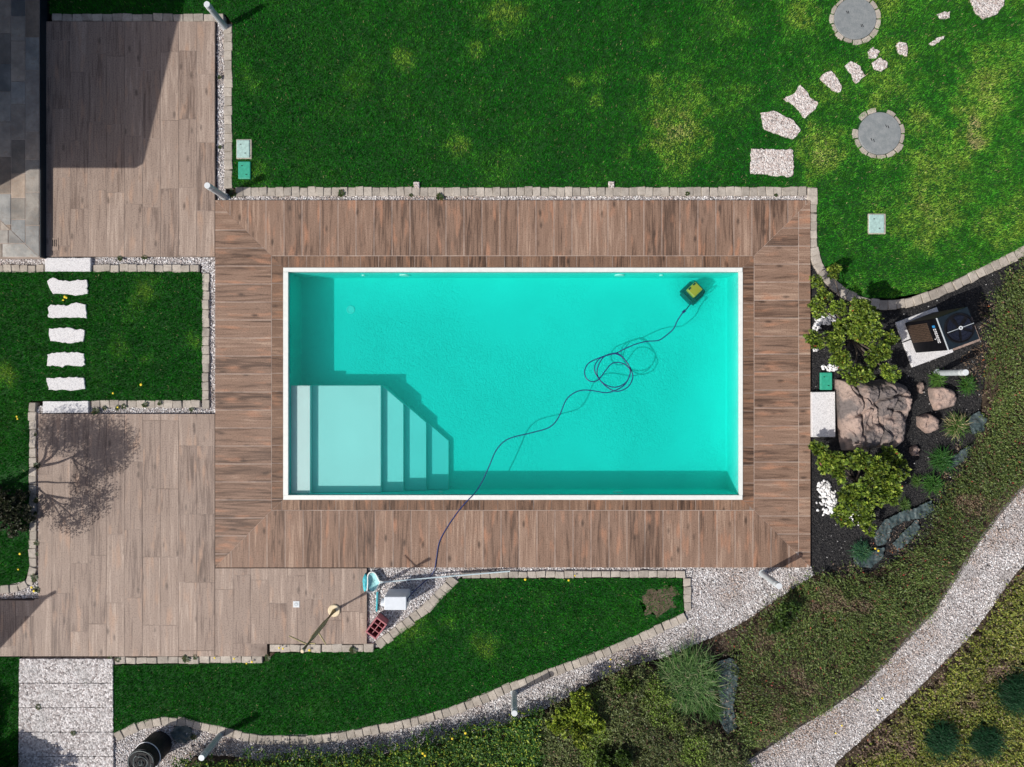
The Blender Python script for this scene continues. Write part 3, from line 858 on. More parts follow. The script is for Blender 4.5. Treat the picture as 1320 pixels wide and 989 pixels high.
# ------------------------------------------------------------------ slabs, stepping stones, covers
EXCL = []
def stone_px(name, poly, z0, z1, mat, label, cat, group=None, ro=0.5, ch=0.006, seed=0, stp=3.0):
    pp = rough(poly, stp, ro, seed) if ro else poly
    EXCL.append(A(pp))
    o = prism(name, [tuple(p) for p in A(pp)], z0, z1, mat, None, ch=ch)
    return tag(o, label, cat, group)
SG = "white stepping stones across the small lawn"
stone_px("stepping_stone", [(57.5, 332.5), (117, 332.5), (117, 350), (58, 350)], -0.1, 0.005, M['white_slab'], "smooth rectangular white slab at the terrace end of the stepping stones", "stepping stone", SG, 0.25)
steps_l = [
    [(60, 362), (68, 358), (75, 361), (88, 362), (112, 360), (113, 378), (100, 381), (85, 379), (68, 379), (63, 371)],
    [(62, 396), (65, 393), (85, 394), (98, 390), (111, 393), (111, 410), (97, 409), (62, 410)],
    [(62, 427), (64, 424), (85, 422), (100, 425), (109, 425), (107, 440), (90, 442), (64, 440)],
    [(61, 457), (70, 455), (83, 454), (108, 455), (109, 470), (105, 473), (88, 470), (80, 473), (61, 471)],
    [(60, 488), (75, 487), (95, 486), (108, 488), (109, 501), (95, 504), (85, 503), (63, 503)]]
lab_l = ["second stepping stone from the terrace, with notched upper corner, above the dandelions", "third white stepping stone from the house terrace", "fourth white stepping stone, middle of the lawn row", "fifth white stepping stone from the house terrace", "sixth white stepping stone, next to the grey slab by the tree shadow"]
for i, (p, l) in enumerate(zip(steps_l, lab_l)):
    stone_px("stepping_stone", p, -0.1, 0.002, M['white_slab'], l, "stepping stone", SG, 0.9, seed=i)
stone_px("stepping_stone", [(55, 517.5), (114, 517), (114, 532), (55, 532.5)], -0.1, 0.004, M['white_slab'], "rectangular grey slab where the stepping stones meet the lower terrace", "stepping stone", SG, 0.25)
SN = "rough aggregate stepping stones in the large lawn"
steps_n = [
    ([(968, 191), (985, 192), (1010, 193), (1022, 192), (1024, 215), (1021, 228), (968, 224)], "squarish aggregate stepping stone nearest the deck kerb"),
    ([(981, 145), (998, 143), (1012, 150), (1025, 156), (1033, 168), (1022, 179), (1007, 175), (985, 166)], "long slanted aggregate stepping stone just above the squarish one"),
    ([(1009, 128), (1023, 121), (1031, 109), (1040, 118), (1046, 126), (1056, 133), (1052, 140), (1038, 152), (1030, 143), (1020, 133)], "four-cornered aggregate stepping stone with concave sides"),
    ([(1056, 100), (1062, 95), (1072, 91), (1080, 101), (1085, 113), (1084, 119), (1075, 118), (1063, 107)], "leaf-shaped aggregate stepping stone"),
    ([(1089, 84), (1098, 78), (1107, 83), (1112, 92), (1117, 97), (1104, 107), (1101, 104), (1096, 93)], "narrow-waisted aggregate stepping stone below the upper manhole"),
    ([(1119, 66), (1125, 60), (1135, 66), (1128, 76), (1121, 74)], "small upper stone of the touching pair beside the upper manhole"),
    ([(1124, 81), (1135, 74), (1144, 80), (1143, 88), (1136, 91), (1128, 88)], "rounder lower stone of the touching pair beside the upper manhole"),
    ([(1155, 58), (1160, 53), (1168, 56), (1171, 64), (1169, 72), (1160, 70)], "lone small upright stepping stone between the pair and the lawn slivers"),
    ([(1209, 19), (1218, 15), (1226, 15), (1225, 22), (1212, 24)], "small oval aggregate stone below the large corner slab"),
    ([(1198, 56), (1208, 49), (1218, 46), (1216, 50), (1204, 59)], "thin sliver of aggregate stone half buried in grass"),
    ([(1253, 5), (1252, -6), (1275, -12), (1296, -2), (1295, 6), (1285, 18), (1268, 24), (1258, 17)], "large rounded aggregate slab cut by the upper picture edge")]
for i, (p, l) in enumerate(steps_n):
    stone_px("stepping_stone", p, -0.1, 0.0, M['aggregate'], l, "stepping stone", SN, 1.0, seed=20 + i)
SR = "aggregate slabs of the garden steps"
ord_ = ["topmost", "second", "third", "fourth", "fifth"]
for i in range(5):
    y0 = 849.5 + i * 31.7
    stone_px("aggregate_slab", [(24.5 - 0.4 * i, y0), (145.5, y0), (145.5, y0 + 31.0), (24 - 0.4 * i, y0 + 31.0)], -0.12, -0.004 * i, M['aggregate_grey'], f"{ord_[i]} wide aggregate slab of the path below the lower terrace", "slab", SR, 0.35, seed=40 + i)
# manholes
def manhole(px, py, r, label, seed):
    rnd = random.Random(seed)
    root = empty("manhole_cover", P(px, py)); tag(root, label, "manhole cover", "round concrete covers in the large lawn")
    rr = r / S
    bm_obj("cover", lathe_bm([(rr, -0.1), (rr, 0.002), (rr - 0.006, 0.008)], 48), M['concrete'], root)
    for s in (-1, 1):
        for k in (-1, 1):
            a = rnd.uniform(-0.1, 0.1) + (0.75 if seed % 2 else -0.75)
            x, y = math.cos(a) * s * rr * 0.47, math.sin(a) * s * rr * 0.47
            box("lifting_slot", (x + k * 0.013, y, 0.0085), (0.011, 0.05, 0.003), M['black'], root, rz=0.35)
    n = 15
    for k in range(n):
        if rnd.random() < 0.12: continue
        a0, a1 = 2 * math.pi * (k + .06) / n, 2 * math.pi * (k + .94) / n
        ro_ = rr * rnd.uniform(1.13, 1.27); ri = rr * 1.025
        poly = [(ri * math.cos(a0), ri * math.sin(a0)), (ro_ * math.cos(a0), ro_ * math.sin(a0)), (ro_ * 1.02 * math.cos((a0 + a1) / 2), ro_ * 1.02 * math.sin((a0 + a1) / 2)), (ro_ * math.cos(a1), ro_ * math.sin(a1)), (ri * math.cos(a1), ri * math.sin(a1))]
        bm_obj("edging_stone", prism_bm(poly, -0.1, rnd.uniform(-0.012, 0.004), 0.006), M['kerb'], root)
    EXCL.append(np.array([(P(px, py).x + rr * 1.12 * math.cos(t), P(px, py).y + rr * 1.12 * math.sin(t)) for t in np.linspace(0, 6.28, 24)[:-1]]))
manhole(1102.5, 24, 27, "round grey concrete cover cut off near the upper picture edge", 2)
manhole(1134, 172, 27.3, "round grey concrete cover ringed with stones below the stepping stones", 1)
def valve(px, py, w, h, mat, label, surround=True):
    root = empty("valve_box", P(px, py)); tag(root, label, "valve box")
    W, Hh = w / S, h / S
    if surround:
        box("collar", (0.012, 0, -0.035), (W + 0.045, Hh + 0.035, 0.06), M['kerb'], root, bevel=0.012)
    box("lid", (0, 0, -0.015), (W, Hh, 0.05), mat, root, bevel=0.014)
    for i in range(2):
        box("bolt", ((i - 0.5) * W * 0.35, (0.25 - i * 0.5) * Hh, 0.011), (0.03, 0.012, 0.004), M['black'], root)
    EXCL.append(np.array([(P(px, py).x + sx * (W / 2 + .01), P(px, py).y + sy * (Hh / 2 + .01)) for sx, sy in ((-1, -1), (1, -1), (1, 1), (-1, 1))]))
valve(313.5, 192, 17, 23, M['valve_pale'], "faded pale green valve box lid above the brighter green one")
valve(315, 219.5, 16, 22.5, M['valve_green'], "bright green valve box lid in the lawn corner by the lamp", False)
valve(1130, 288.5, 19.5, 24, M['valve_pale'], "pale aqua valve box lid alone in the lawn near the deck corner")
valve(1065, 491.5, 15.5, 22.5, M['valve_green'], "bright green valve box lid on black gravel by the boulder", False)
for px, py, l in ((537, 238.5, "small white marker block on the lawn edge, the one nearer the terrace"), (788, 238, "small white marker block on the lawn edge, the one nearer the stepping stones")):
    stone_px("marker_block", [(px - 4, py - 4), (px + 4, py - 3.5), (px + 3.5, py + 4), (px - 3.5, py + 4)], -0.1, 0.02, M['aggregate'], l, "block", "white marker blocks", 0.4, 0.012, stp=2.5)

# ------------------------------------------------------------------ grass
DRY = [(645, 15, 32, .8), (520, 75, 15, .6), (610, 66, 15, .5), (590, 185, 20, .65), (462, 105, 24, .35), (745, 105, 13, .6), (770, 100, 12, .4), (768, 132, 11, .5), (842, 52, 16, .6), (848, 105, 15, .6), (885, 128, 50, .6), (870, 170, 45, .85), (868, 200, 32, .8), (806, 200, 11, .5), (935, 30, 40, .4), (940, 130, 40, .4),
       (1030, 15, 26, .6), (1062, 190, 36, .8), (1060, 120, 40, .4), (1272, 112, 50, .7), (1258, 178, 26, 1.1), (1150, 95, 45, .55), (1220, 215, 45, .55), (1200, 275, 55, .6), (1295, 285, 45, .55), (1185, 155, 25, .7), (1130, 10, 30, .6), (1310, 80, 40, .5),
       (186, 375, 19, .6), (170, 397, 15, .55), (150, 452, 15, .4), (250, 440, 11, .6), (186, 463, 9, .6), (8, 482, 16, .8), (625, 835, 19, .65), (535, 812, 26, .5), (575, 805, 12, .4), (318, 100, 18, .5), (335, 225, 25, .4), (640, 225, 30, .35)]
BARE = [(850, 776, 21), (20, 650, 45)]
def blades(points, hmin, hmax, w, zb=-0.032, lean=0.9):
    n = len(points)
    az = rng.random(n) * 2 * np.pi; ln = np.clip(np.abs(rng.normal(0.55, 0.35, n)), 0.05, 1.3) * lean
    h = hmin + rng.random(n) * (hmax - hmin); ww = w * (0.7 + 0.6 * rng.random(n))
    d = np.stack([np.cos(az), np.sin(az)], 1); s = np.stack([-d[:, 1], d[:, 0]], 1)
    base = np.column_stack([points, np.full(n, zb)])
    tip = base + np.column_stack([d * (h * np.sin(ln))[:, None], h * np.cos(ln)])
    side = np.column_stack([s * (ww / 2)[:, None], np.zeros(n)])
    v = np.empty((n, 3, 3)); v[:, 0] = base - side; v[:, 1] = base + side; v[:, 2] = tip
    return v.reshape(-1, 3), np.arange(n * 3).reshape(n, 3)
def lawn_grass(poly_px, label, dens):
    pts = scatter(A(poly_px), dens, EXCL)
    pts = pts[in_view(pts, 0.5)]
    px = pts[:, 0] * S + CX; py = CY - pts[:, 1] * S
    keep = np.ones(len(pts), bool)
    for x, y, r in BARE:
        d = np.hypot(px - x, py - y) / r + (fbm(px, py, 0.12) - .5) * 0.9
        keep &= ~((d < 1.0) & (rng.random(len(pts)) < (0.66 if r == 21 else 0.6)))
    pts, px, py = pts[keep], px[keep], py[keep]
    dry = np.zeros(len(pts))
    for x, y, r, a in DRY:
        dry = np.maximum(dry, a * np.clip(1.35 - np.hypot(px - x, py - y) / r + (fbm(px, py, 0.07) - .5) * 1.6, 0, 1))
    ne = np.clip((px - 960) / 160, 0, 1) * (py < 400)
    dry = dry * (1 - 0.25 * ne) + ne * 0.27 + (fbm(px + 500, py, 0.035, 5) - 0.5) * 0.75 * (0.6 + 0.5 * ne)
    dry = np.clip(dry + rng.normal(0, 0.09, len(pts)), 0, 1.15)
    c0 = np.array([0.014, 0.165, 0.010]); c1 = np.array([0.075, 0.30, 0.024]); c2 = np.array([0.29, 0.46, 0.06]); c3 = np.array([0.52, 0.43, 0.22])
    t = dry[:, None]
    col = np.where(t < 0.4, c0 + (c1 - c0) * (t / 0.4), np.where(t < 0.85, c1 + (c2 - c1) * ((t - 0.4) / 0.45), c2 + (c3 - c2) * np.clip((t - 0.85) / 0.3, 0, 1)))
    straw = rng.random(len(pts)) < 0.012
    col[straw] = c3 * 0.8
    col *= (0.5 + 1.0 * rng.random(len(pts)))[:, None] * (0.6 + 0.85 * np.clip((fbm(px, py - 300, 0.22, 3) - .5) * 1.7 + .5, 0, 1))[:, None]
    v, f = blades(pts, 0.026, 0.062, 0.0095)
    o = mesh_arrays("grass", v, f, M['grass'], col)
    tag(o, label, "grass", kind="stuff")
lawn_grass(LAWN_MAIN, "grass blades of the large lawn above the deck", 6200)
lawn_grass(LAWN_LEFT, "grass blades of the small stepping stone lawn", 7000)
lawn_grass(LAWN_SOUTH, "grass blades of the curved lower lawn", 7000)
lawn_grass(LAWN_CORNER, "grass blades of the corner strip by the aggregate slabs", 7000)

sheet("bare_soil", rough([(828, 768), (838, 759), (848, 763), (858, 755), (870, 757), (878, 766), (868, 772), (872, 784), (858, 788), (850, 798), (842, 790), (832, 794), (834, 782), (826, 776)], 3, 1.8, 5), -0.027, M['soil_dry'], "bare brown earth patch at the end of the lower lawn", thick=0.02)
# ------------------------------------------------------------------ gravel pebbles
def ico():
    bm = bmesh.new(); bmesh.ops.create_icosphere(bm, subdivisions=1, radius=1.0)
    v = np.array([x.co[:] for x in bm.verts]); f = np.array([[w.index for w in q.verts] for q in bm.faces]); bm.free()
    return v, f
IV, IF = ico()
def pebbles(name, label, pts, rmin, rmax, z, palette, weights, kind="stuff", cat="gravel", pile=None, dirt=None):
    n = len(pts)
    r = rmin + (rmax - rmin) * rng.random(n) ** 1.6
    V = IV[None] * (1 + rng.normal(0, 0.16, (n, len(IV), 1)))
    sc3 = np.stack([r * rng.uniform(.85, 1.35, n), r * rng.uniform(.7, 1.0, n), r * rng.uniform(.45, .75, n)], 1)
    V = V * sc3[:, None, :]
    a = rng.random(n) * 6.283; c, s = np.cos(a)[:, None], np.sin(a)[:, None]
    x = V[..., 0] * c - V[..., 1] * s; y = V[..., 0] * s + V[..., 1] * c
    zz = np.full(n, z) if pile is None else pile
    V = np.stack([x + pts[:, 0:1], y + pts[:, 1:2], V[..., 2] + (zz + r * 0.25)[:, None]], 2)
    F = IF[None] + (np.arange(n) * len(IV))[:, None, None]
    pi = rng.choice(len(palette), n, p=np.array(weights) / sum(weights))
    col = np.array(palette)[pi] * (0.75 + 0.5 * rng.random(n))[:, None]
    if dirt is not None: col = col * (1 - dirt[:, None] * np.array([0.38, 0.50, 0.58]))
    o = mesh_arrays(name, V.reshape(-1, 3), F.reshape(-1, 3), M['pebble'], np.repeat(np.clip(col, 0, .9), len(IF), 0))
    tag(o, label, cat, kind=kind)
    return o
GP = [(0.66, 0.63, 0.62), (0.50, 0.44, 0.42), (0.78, 0.77, 0.77), (0.30, 0.28, 0.27), (0.09, 0.085, 0.085)]
lawn_polys = [A(p) for p in LAWNS]
deck_polys = [np.array(R(277, 258, 1045, 732)), np.array(R(57, 27, 277, 331)), np.array(R(49, 533, 277, 846)), np.array(R(-200, 774, 49, 846)), np.array(R(277, 732, 343, 846)), np.array(R(343, 732, 473, 830))]
slabs = [e for e in EXCL]
gl = ["small white stones of the strip above the deck", "small grey stones of the strip round the small lawn", "loose stones of the weedy terrace strip", "pale stones of the curving lower gravel bed", "white stones of the curving footpath"]
for (p, _), l in zip(GRAVEL, gl):
    pts = scatter(A(p), 2500 if p is not PATH else 2300, lawn_polys + deck_polys + slabs)
    pts = pts[in_view(pts, 0.4)]
    if p is PATH:
        pts = pts[(fbm(pts[:, 0], pts[:, 1], 3.0) < 0.66)]
    dirt = np.clip((fbm(pts[:, 0] + 7, pts[:, 1], 1.1, 4) - 0.56) * 5, 0, 0.8)
    if p is PATH:
        e = A([(1320, 632), (1262, 705), (1207, 791), (1150, 851), (1072, 916), (990, 968)])
        dm_ = np.min([np.hypot(*(pts - (a_ + np.clip(((pts - a_) @ (b_ - a_)) / ((b_ - a_) @ (b_ - a_)), 0, 1)[:, None] * (b_ - a_))).T) for a_, b_ in zip(e[:-1], e[1:])], 0)
        dirt = np.clip(1.15 - dm_ / 0.5 + (fbm(pts[:, 0], pts[:, 1], 2.2, 4) - .5) * 2.4, 0, 0.9)
    pebbles("gravel", l, pts, 0.007, 0.0165, -0.055, GP, [36, 22, 26, 10, 6], dirt=dirt * (rng.random(len(pts)) < .8))
pts = scatter(A(LAVA), 1500, lawn_polys + deck_polys); pts = pts[in_view(pts, 0.4)]
pebbles("gravel", "black lava stones of the planting bed", pts, 0.007, 0.016, -0.06, [(0.016, 0.016, 0.018), (0.032, 0.031, 0.032), (0.07, 0.066, 0.064), (0.4, 0.39, 0.38)], [55, 30, 13, 1.2])
def white_pile(label, clusters, n):
    P_, Z_ = [], []
    for (px, py, rx, ry), k in zip(clusters, n):
        a = rng.random(k) * 6.283; rr = np.sqrt(rng.random(k))
        x = (px + rx * rr * np.cos(a) - CX) / S; y = (CY - py - ry * rr * np.sin(a)) / S
        P_.append(np.stack([x, y], 1)); Z_.append(-0.05 + 0.05 * (1 - rr) * rng.random(k))
    pebbles("gravel", label, np.concatenate(P_), 0.02, 0.036, 0, [(0.82, 0.81, 0.8), (0.72, 0.71, 0.71)], [7, 3], pile=np.concatenate(Z_))
white_pile("pile of white pebbles under the upper shrub", [(1066, 411, 13, 7), (1055, 420, 6, 5), (1072, 474, 11, 4), (1049, 451, 6, 2)], [110, 30, 40, 8])
white_pile("pile of white pebbles under the lower shrub", [(1063, 628, 9, 8), (1068, 640, 9, 9), (1071, 653, 10, 10), (1066, 645, 14, 22), (1106, 668, 9, 10), (1078, 594, 5, 4)], [50, 50, 60, 45, 34, 10])

# ------------------------------------------------------------------ lamps
def bollard(px, py, label, lean=(0, 0), h=0.75):
    root = empty("bollard_lamp", P(px, py) + Vector((0, 0, -0.06))); tag(root, label, "lamp", "grey bollard lamps along the garden edges")
    bm_obj("base_plate", lathe_bm([(0.07, 0.0), (0.07, 0.012), (0.05, 0.014)], 20), M['metal'], root)
    bm_obj("post", tube_bm([(0, 0, 0.01), (0, 0, h - 0.02)], 0.05, 20), M['metal'], root, smooth=False)
    bm_obj("diffuser", lathe_bm([(0.051, h - 0.10), (0.053, h - 0.098), (0.053, h - 0.055), (0.051, h - 0.053)], 20), M['lamp_cap'], root)
    bm_obj("cap", lathe_bm([(0.052, h - 0.0195), (0.052, h + 0.028), (0.048, h + 0.034)], 20), M['lamp_cap'], root)
bollard(289.5, 34, "grey bollard lamp at the top corner of the house terrace")
bollard(290, 257 - 3, "grey bollard lamp at the deck corner beside the green valve boxes")
bollard(984.5, 740.5, "grey bollard lamp in the white gravel at the lower deck corner")
bollard(663, 895, "grey bollard lamp on the curved gravel below the lower lawn")
bollard(283, 949, "grey bollard lamp near the black fabric roll")
bollard(1211, 481, "grey bollard lamp among rocks by the heat pump")

# ------------------------------------------------------------------ heat pump on its slabs
HPA = math.radians(20.5)
hpc = P(1190.5, 429.1)
uh = Vector((math.cos(HPA), math.sin(HPA), 0)); vh = Vector((-math.sin(HPA), math.cos(HPA), 0))
for (u0, u1, v0, v1, m, l) in [(-0.38, 0.385, -0.50, -0.04, 'white_slab', "pale paving slab under the grille side of the heat pump, lower half"), (-0.38, 0.385, -0.02, 0.335, 'white_slab', "speckled paving slab under the grille side of the heat pump, upper half"), (0.40, 0.90, -0.48, -0.04, 'rock', "brownish paving slab behind the heat pump, lower half")]:
    poly = [tuple((hpc + uh * u + vh * v).xy) for u, v in ((u0, v0), (u1, v0), (u1, v1), (u0, v1))]
    tag(prism("paving_slab", poly, -0.1, -0.015, M[m], None, ch=0.006), l, "slab", "paving slabs under the heat pump")
pump = empty("heat_pump", (hpc.x, hpc.y, -0.015), HPA); tag(pump, "tall black pool heat pump with round top fan and brown front grille", "heat pump")
PU, PV, PH = 0.27, 0.278, 0.96
M['casing'] = plain("pump_casing", (0.006, 0.006, 0.008), 0.5, spec=0.12, var=0.3)
box("casing", (0, 0, PH / 2 + 0.02), (PU * 2, PV * 2, PH - 0.04), M['casing'], pump, bevel=0.018)
for u in (-0.2, 0.2):
    for v in (-0.2, 0.2):
        box("foot", (u, v, 0.02), (0.08, 0.06, 0.04), M['black'], pump)
box("top_panel", (0.008, 0, PH + 0.004), (PU * 2 - 0.02, PV * 2 - 0.004, 0.014), M['dark_metal'], pump, bevel=0.005)
box("trim_bar", (-PU + 0.008, 0, PH + 0.006), (0.016, PV * 2, 0.016), M['metal'], pump, bevel=0.003)
FH = PH + 0.011
fan = bm_obj("fan_ring", lathe_bm([(0.243, 0.0), (0.243, 0.02), (0.228, 0.022), (0.225, 0.006)], 44), M['black'], pump, (0.02, 0, FH))
bm_obj("fan_well", lathe_bm([(0.218, 0.0005), (0.216, 0.0025)], 40), M['black'], fan)
M['fan_gloss'] = plain("fan_gloss", (0.012, 0.014, 0.024), 0.14, var=0.1)
for k in range(5):
    bm = bmesh.new(); n = 7; ring_ = []
    for i in range(n):
        r0 = 0.045 + (0.205 - 0.045) * i / (n - 1)
        w = 0.36 + 0.2 * i / (n - 1)
        ring_.append([bm.verts.new((r0 * math.cos(t), r0 * math.sin(t), 0.004 + 0.022 * (t + w) / (2 * w) * (0.4 + i / n))) for t in np.linspace(-w, w, 6)])
    for p_, q_ in zip(ring_[:-1], ring_[1:]):
        for i in range(5): bm.faces.new((p_[i], q_[i], q_[i + 1], p_[i + 1]))
    bm_obj("blade", bm, M['fan_gloss'], fan, (0, 0, 0), k * 2 * math.pi / 5, smooth=True)
for k in range(3):
    r0 = 0.08 + k * 0.055
    bm_obj("guard_wire", tube_bm([(r0 * math.cos(t), r0 * math.sin(t), 0.036) for t in np.linspace(0, 2 * math.pi, 33)], 0.0017, 5, cap=False), M['black'], fan)
bm_obj("guard_bar", tube_bm([(-0.225, 0, 0.04), (0.225, 0, 0.04)], 0.006, 8), M['metal'], fan)
bm_obj("hub", lathe_bm([(0.028, 0.03), (0.032, 0.047), (0.016, 0.048), (0.014, 0.044)], 18), M['lamp_cap'], fan)
bm_obj("hub_cap", lathe_bm([(0.0135, 0.0445), (0.0125, 0.0465)], 12), M['black'], fan)
M['grille'] = plain("grille_brown", (0.085, 0.055, 0.038), 0.5, var=0.2)
def front_box(name, z0, z1, y0, y1, off, th, mat, parent):
    bm = bmesh.new(); box_bm(bm, (-PU - off - th / 2, (y0 + y1) / 2, (z0 + z1) / 2), (th, y1 - y0, z1 - z0))
    return bm_obj(name, bm, mat, parent)
gr = front_box("grille", 0.10, 0.70, -0.09, 0.225, 0.001, 0.004, M['black'], pump)
for i in range(11):
    y = -0.085 + i * 0.0296
    front_box("grille_bar", 0.105, 0.695, y, y + 0.009, 0.0055, 0.005, M['grille'], gr)
for i in range(16):
    z = 0.11 + i * 0.0375
    front_box("grille_bar", z, z + 0.013, -0.087, 0.222, 0.011, 0.004, M['grille'], gr)
M['logo_blue'] = plain("logo_blue", (0.03, 0.22, 0.5), 0.4, var=0.3)
M['logo_white'] = plain("logo_white", (0.72, 0.72, 0.74), 0.5, var=0.05)
front_box("logo", 0.79, 0.86, 0.125, 0.165, 0.001, 0.003, M['logo_blue'], pump)
for i in range(7):
    y = 0.095 - i * 0.036
    l_ = front_box("lettering", 0.79, 0.86, y + 0.004, y + 0.012, 0.001, 0.003, M['logo_white'], pump)
    front_box("stroke", 0.84, 0.86, y - 0.014, y + 0.0035, 0.001, 0.003, M['logo_white'], l_)
    if i % 2: front_box("stroke", 0.79, 0.835, y - 0.014, y - 0.006, 0.001, 0.003, M['logo_white'], l_)
    else: front_box("stroke", 0.79, 0.81, y - 0.014, y + 0.0035, 0.001, 0.003, M['logo_white'], l_)
front_box("badge", 0.735, 0.765, -0.075, -0.06, 0.001, 0.002, M['logo_white'], pump)
bm_obj("pipe", tube_bm(catmull([(PU, -0.12, 0.25), (PU + 0.1, -0.13, 0.25), (PU + 0.14, -0.14, 0.15), (PU + 0.14, -0.15, 0.0)], 4), 0.03, 10), M['black'], pump)

# ------------------------------------------------------------------ control box, net, crate, pole
bxp = P(509.5, 778, 0.45)
cb = empty("control_box", (bxp.x, bxp.y, -0.05)); tag(cb, "white pool robot power box standing on the gravel", "power box")
box("casing", (0, 0, 0.26), (0.37, 0.225, 0.48), M['white_plastic'], cb, bevel=0.012)
bm_obj("knob", tube_bm([(-0.185, -0.01, 0.40), (-0.25, -0.01, 0.40)], 0.065, 14), M['white_plastic'], cb)
box("foot", (-0.12, 0, 0.01), (0.06, 0.2, 0.02), M['black'], cb); box("foot", (0.12, 0, 0.01), (0.06, 0.2, 0.02), M['black'], cb)
box("socket", (0.19, 0.02, 0.36), (0.02, 0.06, 0.06), M['cable'], cb, bevel=0.004)
M['net_blue'] = plain("net_blue", (0.05, 0.42, 0.48), 0.5, var=0.25, scale=25)
M['net_pole'] = plain("net_pole", (0.50, 0.60, 0.63), 0.4, var=0.06)
M['net_pale'] = plain("net_pale", (0.30, 0.60, 0.62), 0.6, var=0.2, scale=30)
net = empty("skimmer_net", P(479, 750)); tag(net, "blue leaf skimmer net on a long white pole lying over the gravel", "skimmer net")
def nl(px, py, z): return ((px - 479) / S, (750 - py) / S, z)
rim = [nl(x, y, z) for x, y, z in ((474, 761.5, .05), (475, 750, .06), (475, 741, .05), (479, 736.5, .05), (484.5, 738.5, .05), (489.5, 748, .045), (490.5, 750, .045), (488.5, 754, .045), (484, 761, .05), (479, 762.5, .05), (474, 761.5, .05))]
bm_obj("rim", tube_bm(catmull(rim, 4), 0.012, 8), M['coping'], net)
bm = bmesh.new(); nu, nv = 12, 12; g = []
for i in range(nu + 1):
    row = []
    for j in range(nv + 1):
        a_ = 2 * math.pi * i / nu; r_ = j / nv
        x = 481.5 + 8.3 * r_ * math.cos(a_); y = 749.5 + 12.2 * r_ * math.sin(a_)
        zz = 0.045 - 0.055 * (1 - r_ ** 2) + 0.012 * math.sin(5 * a_ + 4 * r_)
        row.append(bm.verts.new(nl(x, y, zz)))
    g.append(row)
for i in range(nu):
    for j in range(nv): bm.faces.new((g[i][j], g[i + 1][j], g[i + 1][j + 1], g[i][j + 1]))
bmesh.ops.remove_doubles(bm, verts=bm.verts, dist=1e-4); bm_obj("mesh_bag", bm, M['net_pale'], net, smooth=True)
bm = bmesh.new(); bmesh.ops.create_icosphere(bm, subdivisions=3, radius=1)
for v in bm.verts:
    k = 1 + 0.25 * mnoise.noise(v.co * 2.2)
    v.co = Vector(nl(471.8, 750.5, 0.03)) + Vector((v.co.x * 0.052 * k, v.co.y * 0.15 * k, v.co.z * 0.045 * k))
bm_obj("bag_fold", bm, M['net_blue'], net, smooth=True)
bm_obj("pole", tube_bm([nl(490, 750, .045), nl(560, 743.5, .05), nl(657.5, 735.8, .03)], 0.013, 10), M['net_pole'], net)
bm_obj("bracket", tube_bm([nl(489, 747.5, .05), nl(496, 749.5, .05), nl(489, 752.5, .05)], 0.009, 6), M['coping'], net)
hd = bm_obj("pole_handle", tube_bm([P(486.5, 763, -.015), P(486, 776, -.012), P(485.6, 788, -.02)], 0.017, 10), M['net_blue']); tag(hd, "short teal pole handle lying on gravel beside the white box", "handle pole")
M['crate'] = plain("crate_maroon", (0.38, 0.12, 0.135), 0.5, var=0.15)
crp = P(484.6, 810.5, 0.24)
crate = empty("bottle_crate", (crp.x, crp.y, -0.04), math.radians(53)); tag(crate, "maroon plastic bottle crate with open compartments by the terrace edge", "crate")
CLx, CWy, Ch = 0.30, 0.20, 0.27
for (c, d) in (((CLx / 2, 0), (0.012, CWy, )), ((-CLx / 2, 0), (0.012, CWy)), ((0, CWy / 2), (CLx, 0.012)), ((0, -CWy / 2), (CLx, 0.012))):
    box("side", (c[0], c[1], Ch / 2 - 0.02), (d[0], d[1] - (0.013 if d[1] > 0.1 else 0), Ch - 0.05), M['crate'], crate, bevel=0.002)
for (c, d) in (((CLx / 2, 0), (0.026, CWy + 0.026)), ((-CLx / 2, 0), (0.026, CWy + 0.026)), ((0, CWy / 2), (CLx - 0.027, 0.026)), ((0, -CWy / 2), (CLx - 0.027, 0.026))):
    box("rim", (c[0], c[1], Ch - 0.02), (d[0], d[1], 0.026), M['crate'], crate, bevel=0.004)
for x in (-0.05, 0.05): box("divider", (x, 0, Ch * 0.62), (0.012, CWy - 0.014, 0.13), M['crate'], crate)
for k in range(3): box("divider", ((k - 1) * 0.0995, 0, Ch * 0.62), (0.083 if k != 1 else 0.086, 0.012, 0.128), M['crate'], crate)
box("floor", (0, 0, 0.008), (CLx - 0.013, CWy - 0.013, 0.012), M['black'], crate)
M['bamboo'] = plain("pole_wood", (0.36, 0.30, 0.15), 0.6, var=0.25, scale=30)
M['pole_base'] = plain("pole_base", (0.72, 0.60, 0.40), 0.6, var=0.08)
pole = empty("towel_stand", P(431, 787)); tag(pole, "tall wooden towel stand with pegs on a round pale base", "towel stand")
bm_obj("base", lathe_bm([(0.105, 0.0), (0.108, 0.015), (0.095, 0.028)], 28), M['pole_base'], pole)
HP_ = 1.86
bm_obj("post", tube_bm([(0, 0, 0.02), (0.008, 0.01, 0.7), (-0.008, 0, 1.3), (0, 0, HP_)], [0.036, 0.035, 0.033, 0.032], 10), M['bamboo'], pole, smooth=True)
bm_obj("tip", lathe_bm([(0.028, HP_ - 0.005), (0.03, HP_ + 0.025), (0.02, HP_ + 0.035)], 12), M['pole_base'], pole)
for z, ax, L_ in ((1.05, -0.9, 0.24), (1.55, 0.1, 0.12), (1.62, 2.6, 0.30), (1.52, -2.2, 0.1)):
    bm_obj("peg", tube_bm([(0, 0, z), (L_ * math.cos(ax), L_ * math.sin(ax), z + 0.07)], [0.014, 0.010], 8), M['bamboo'], pole)

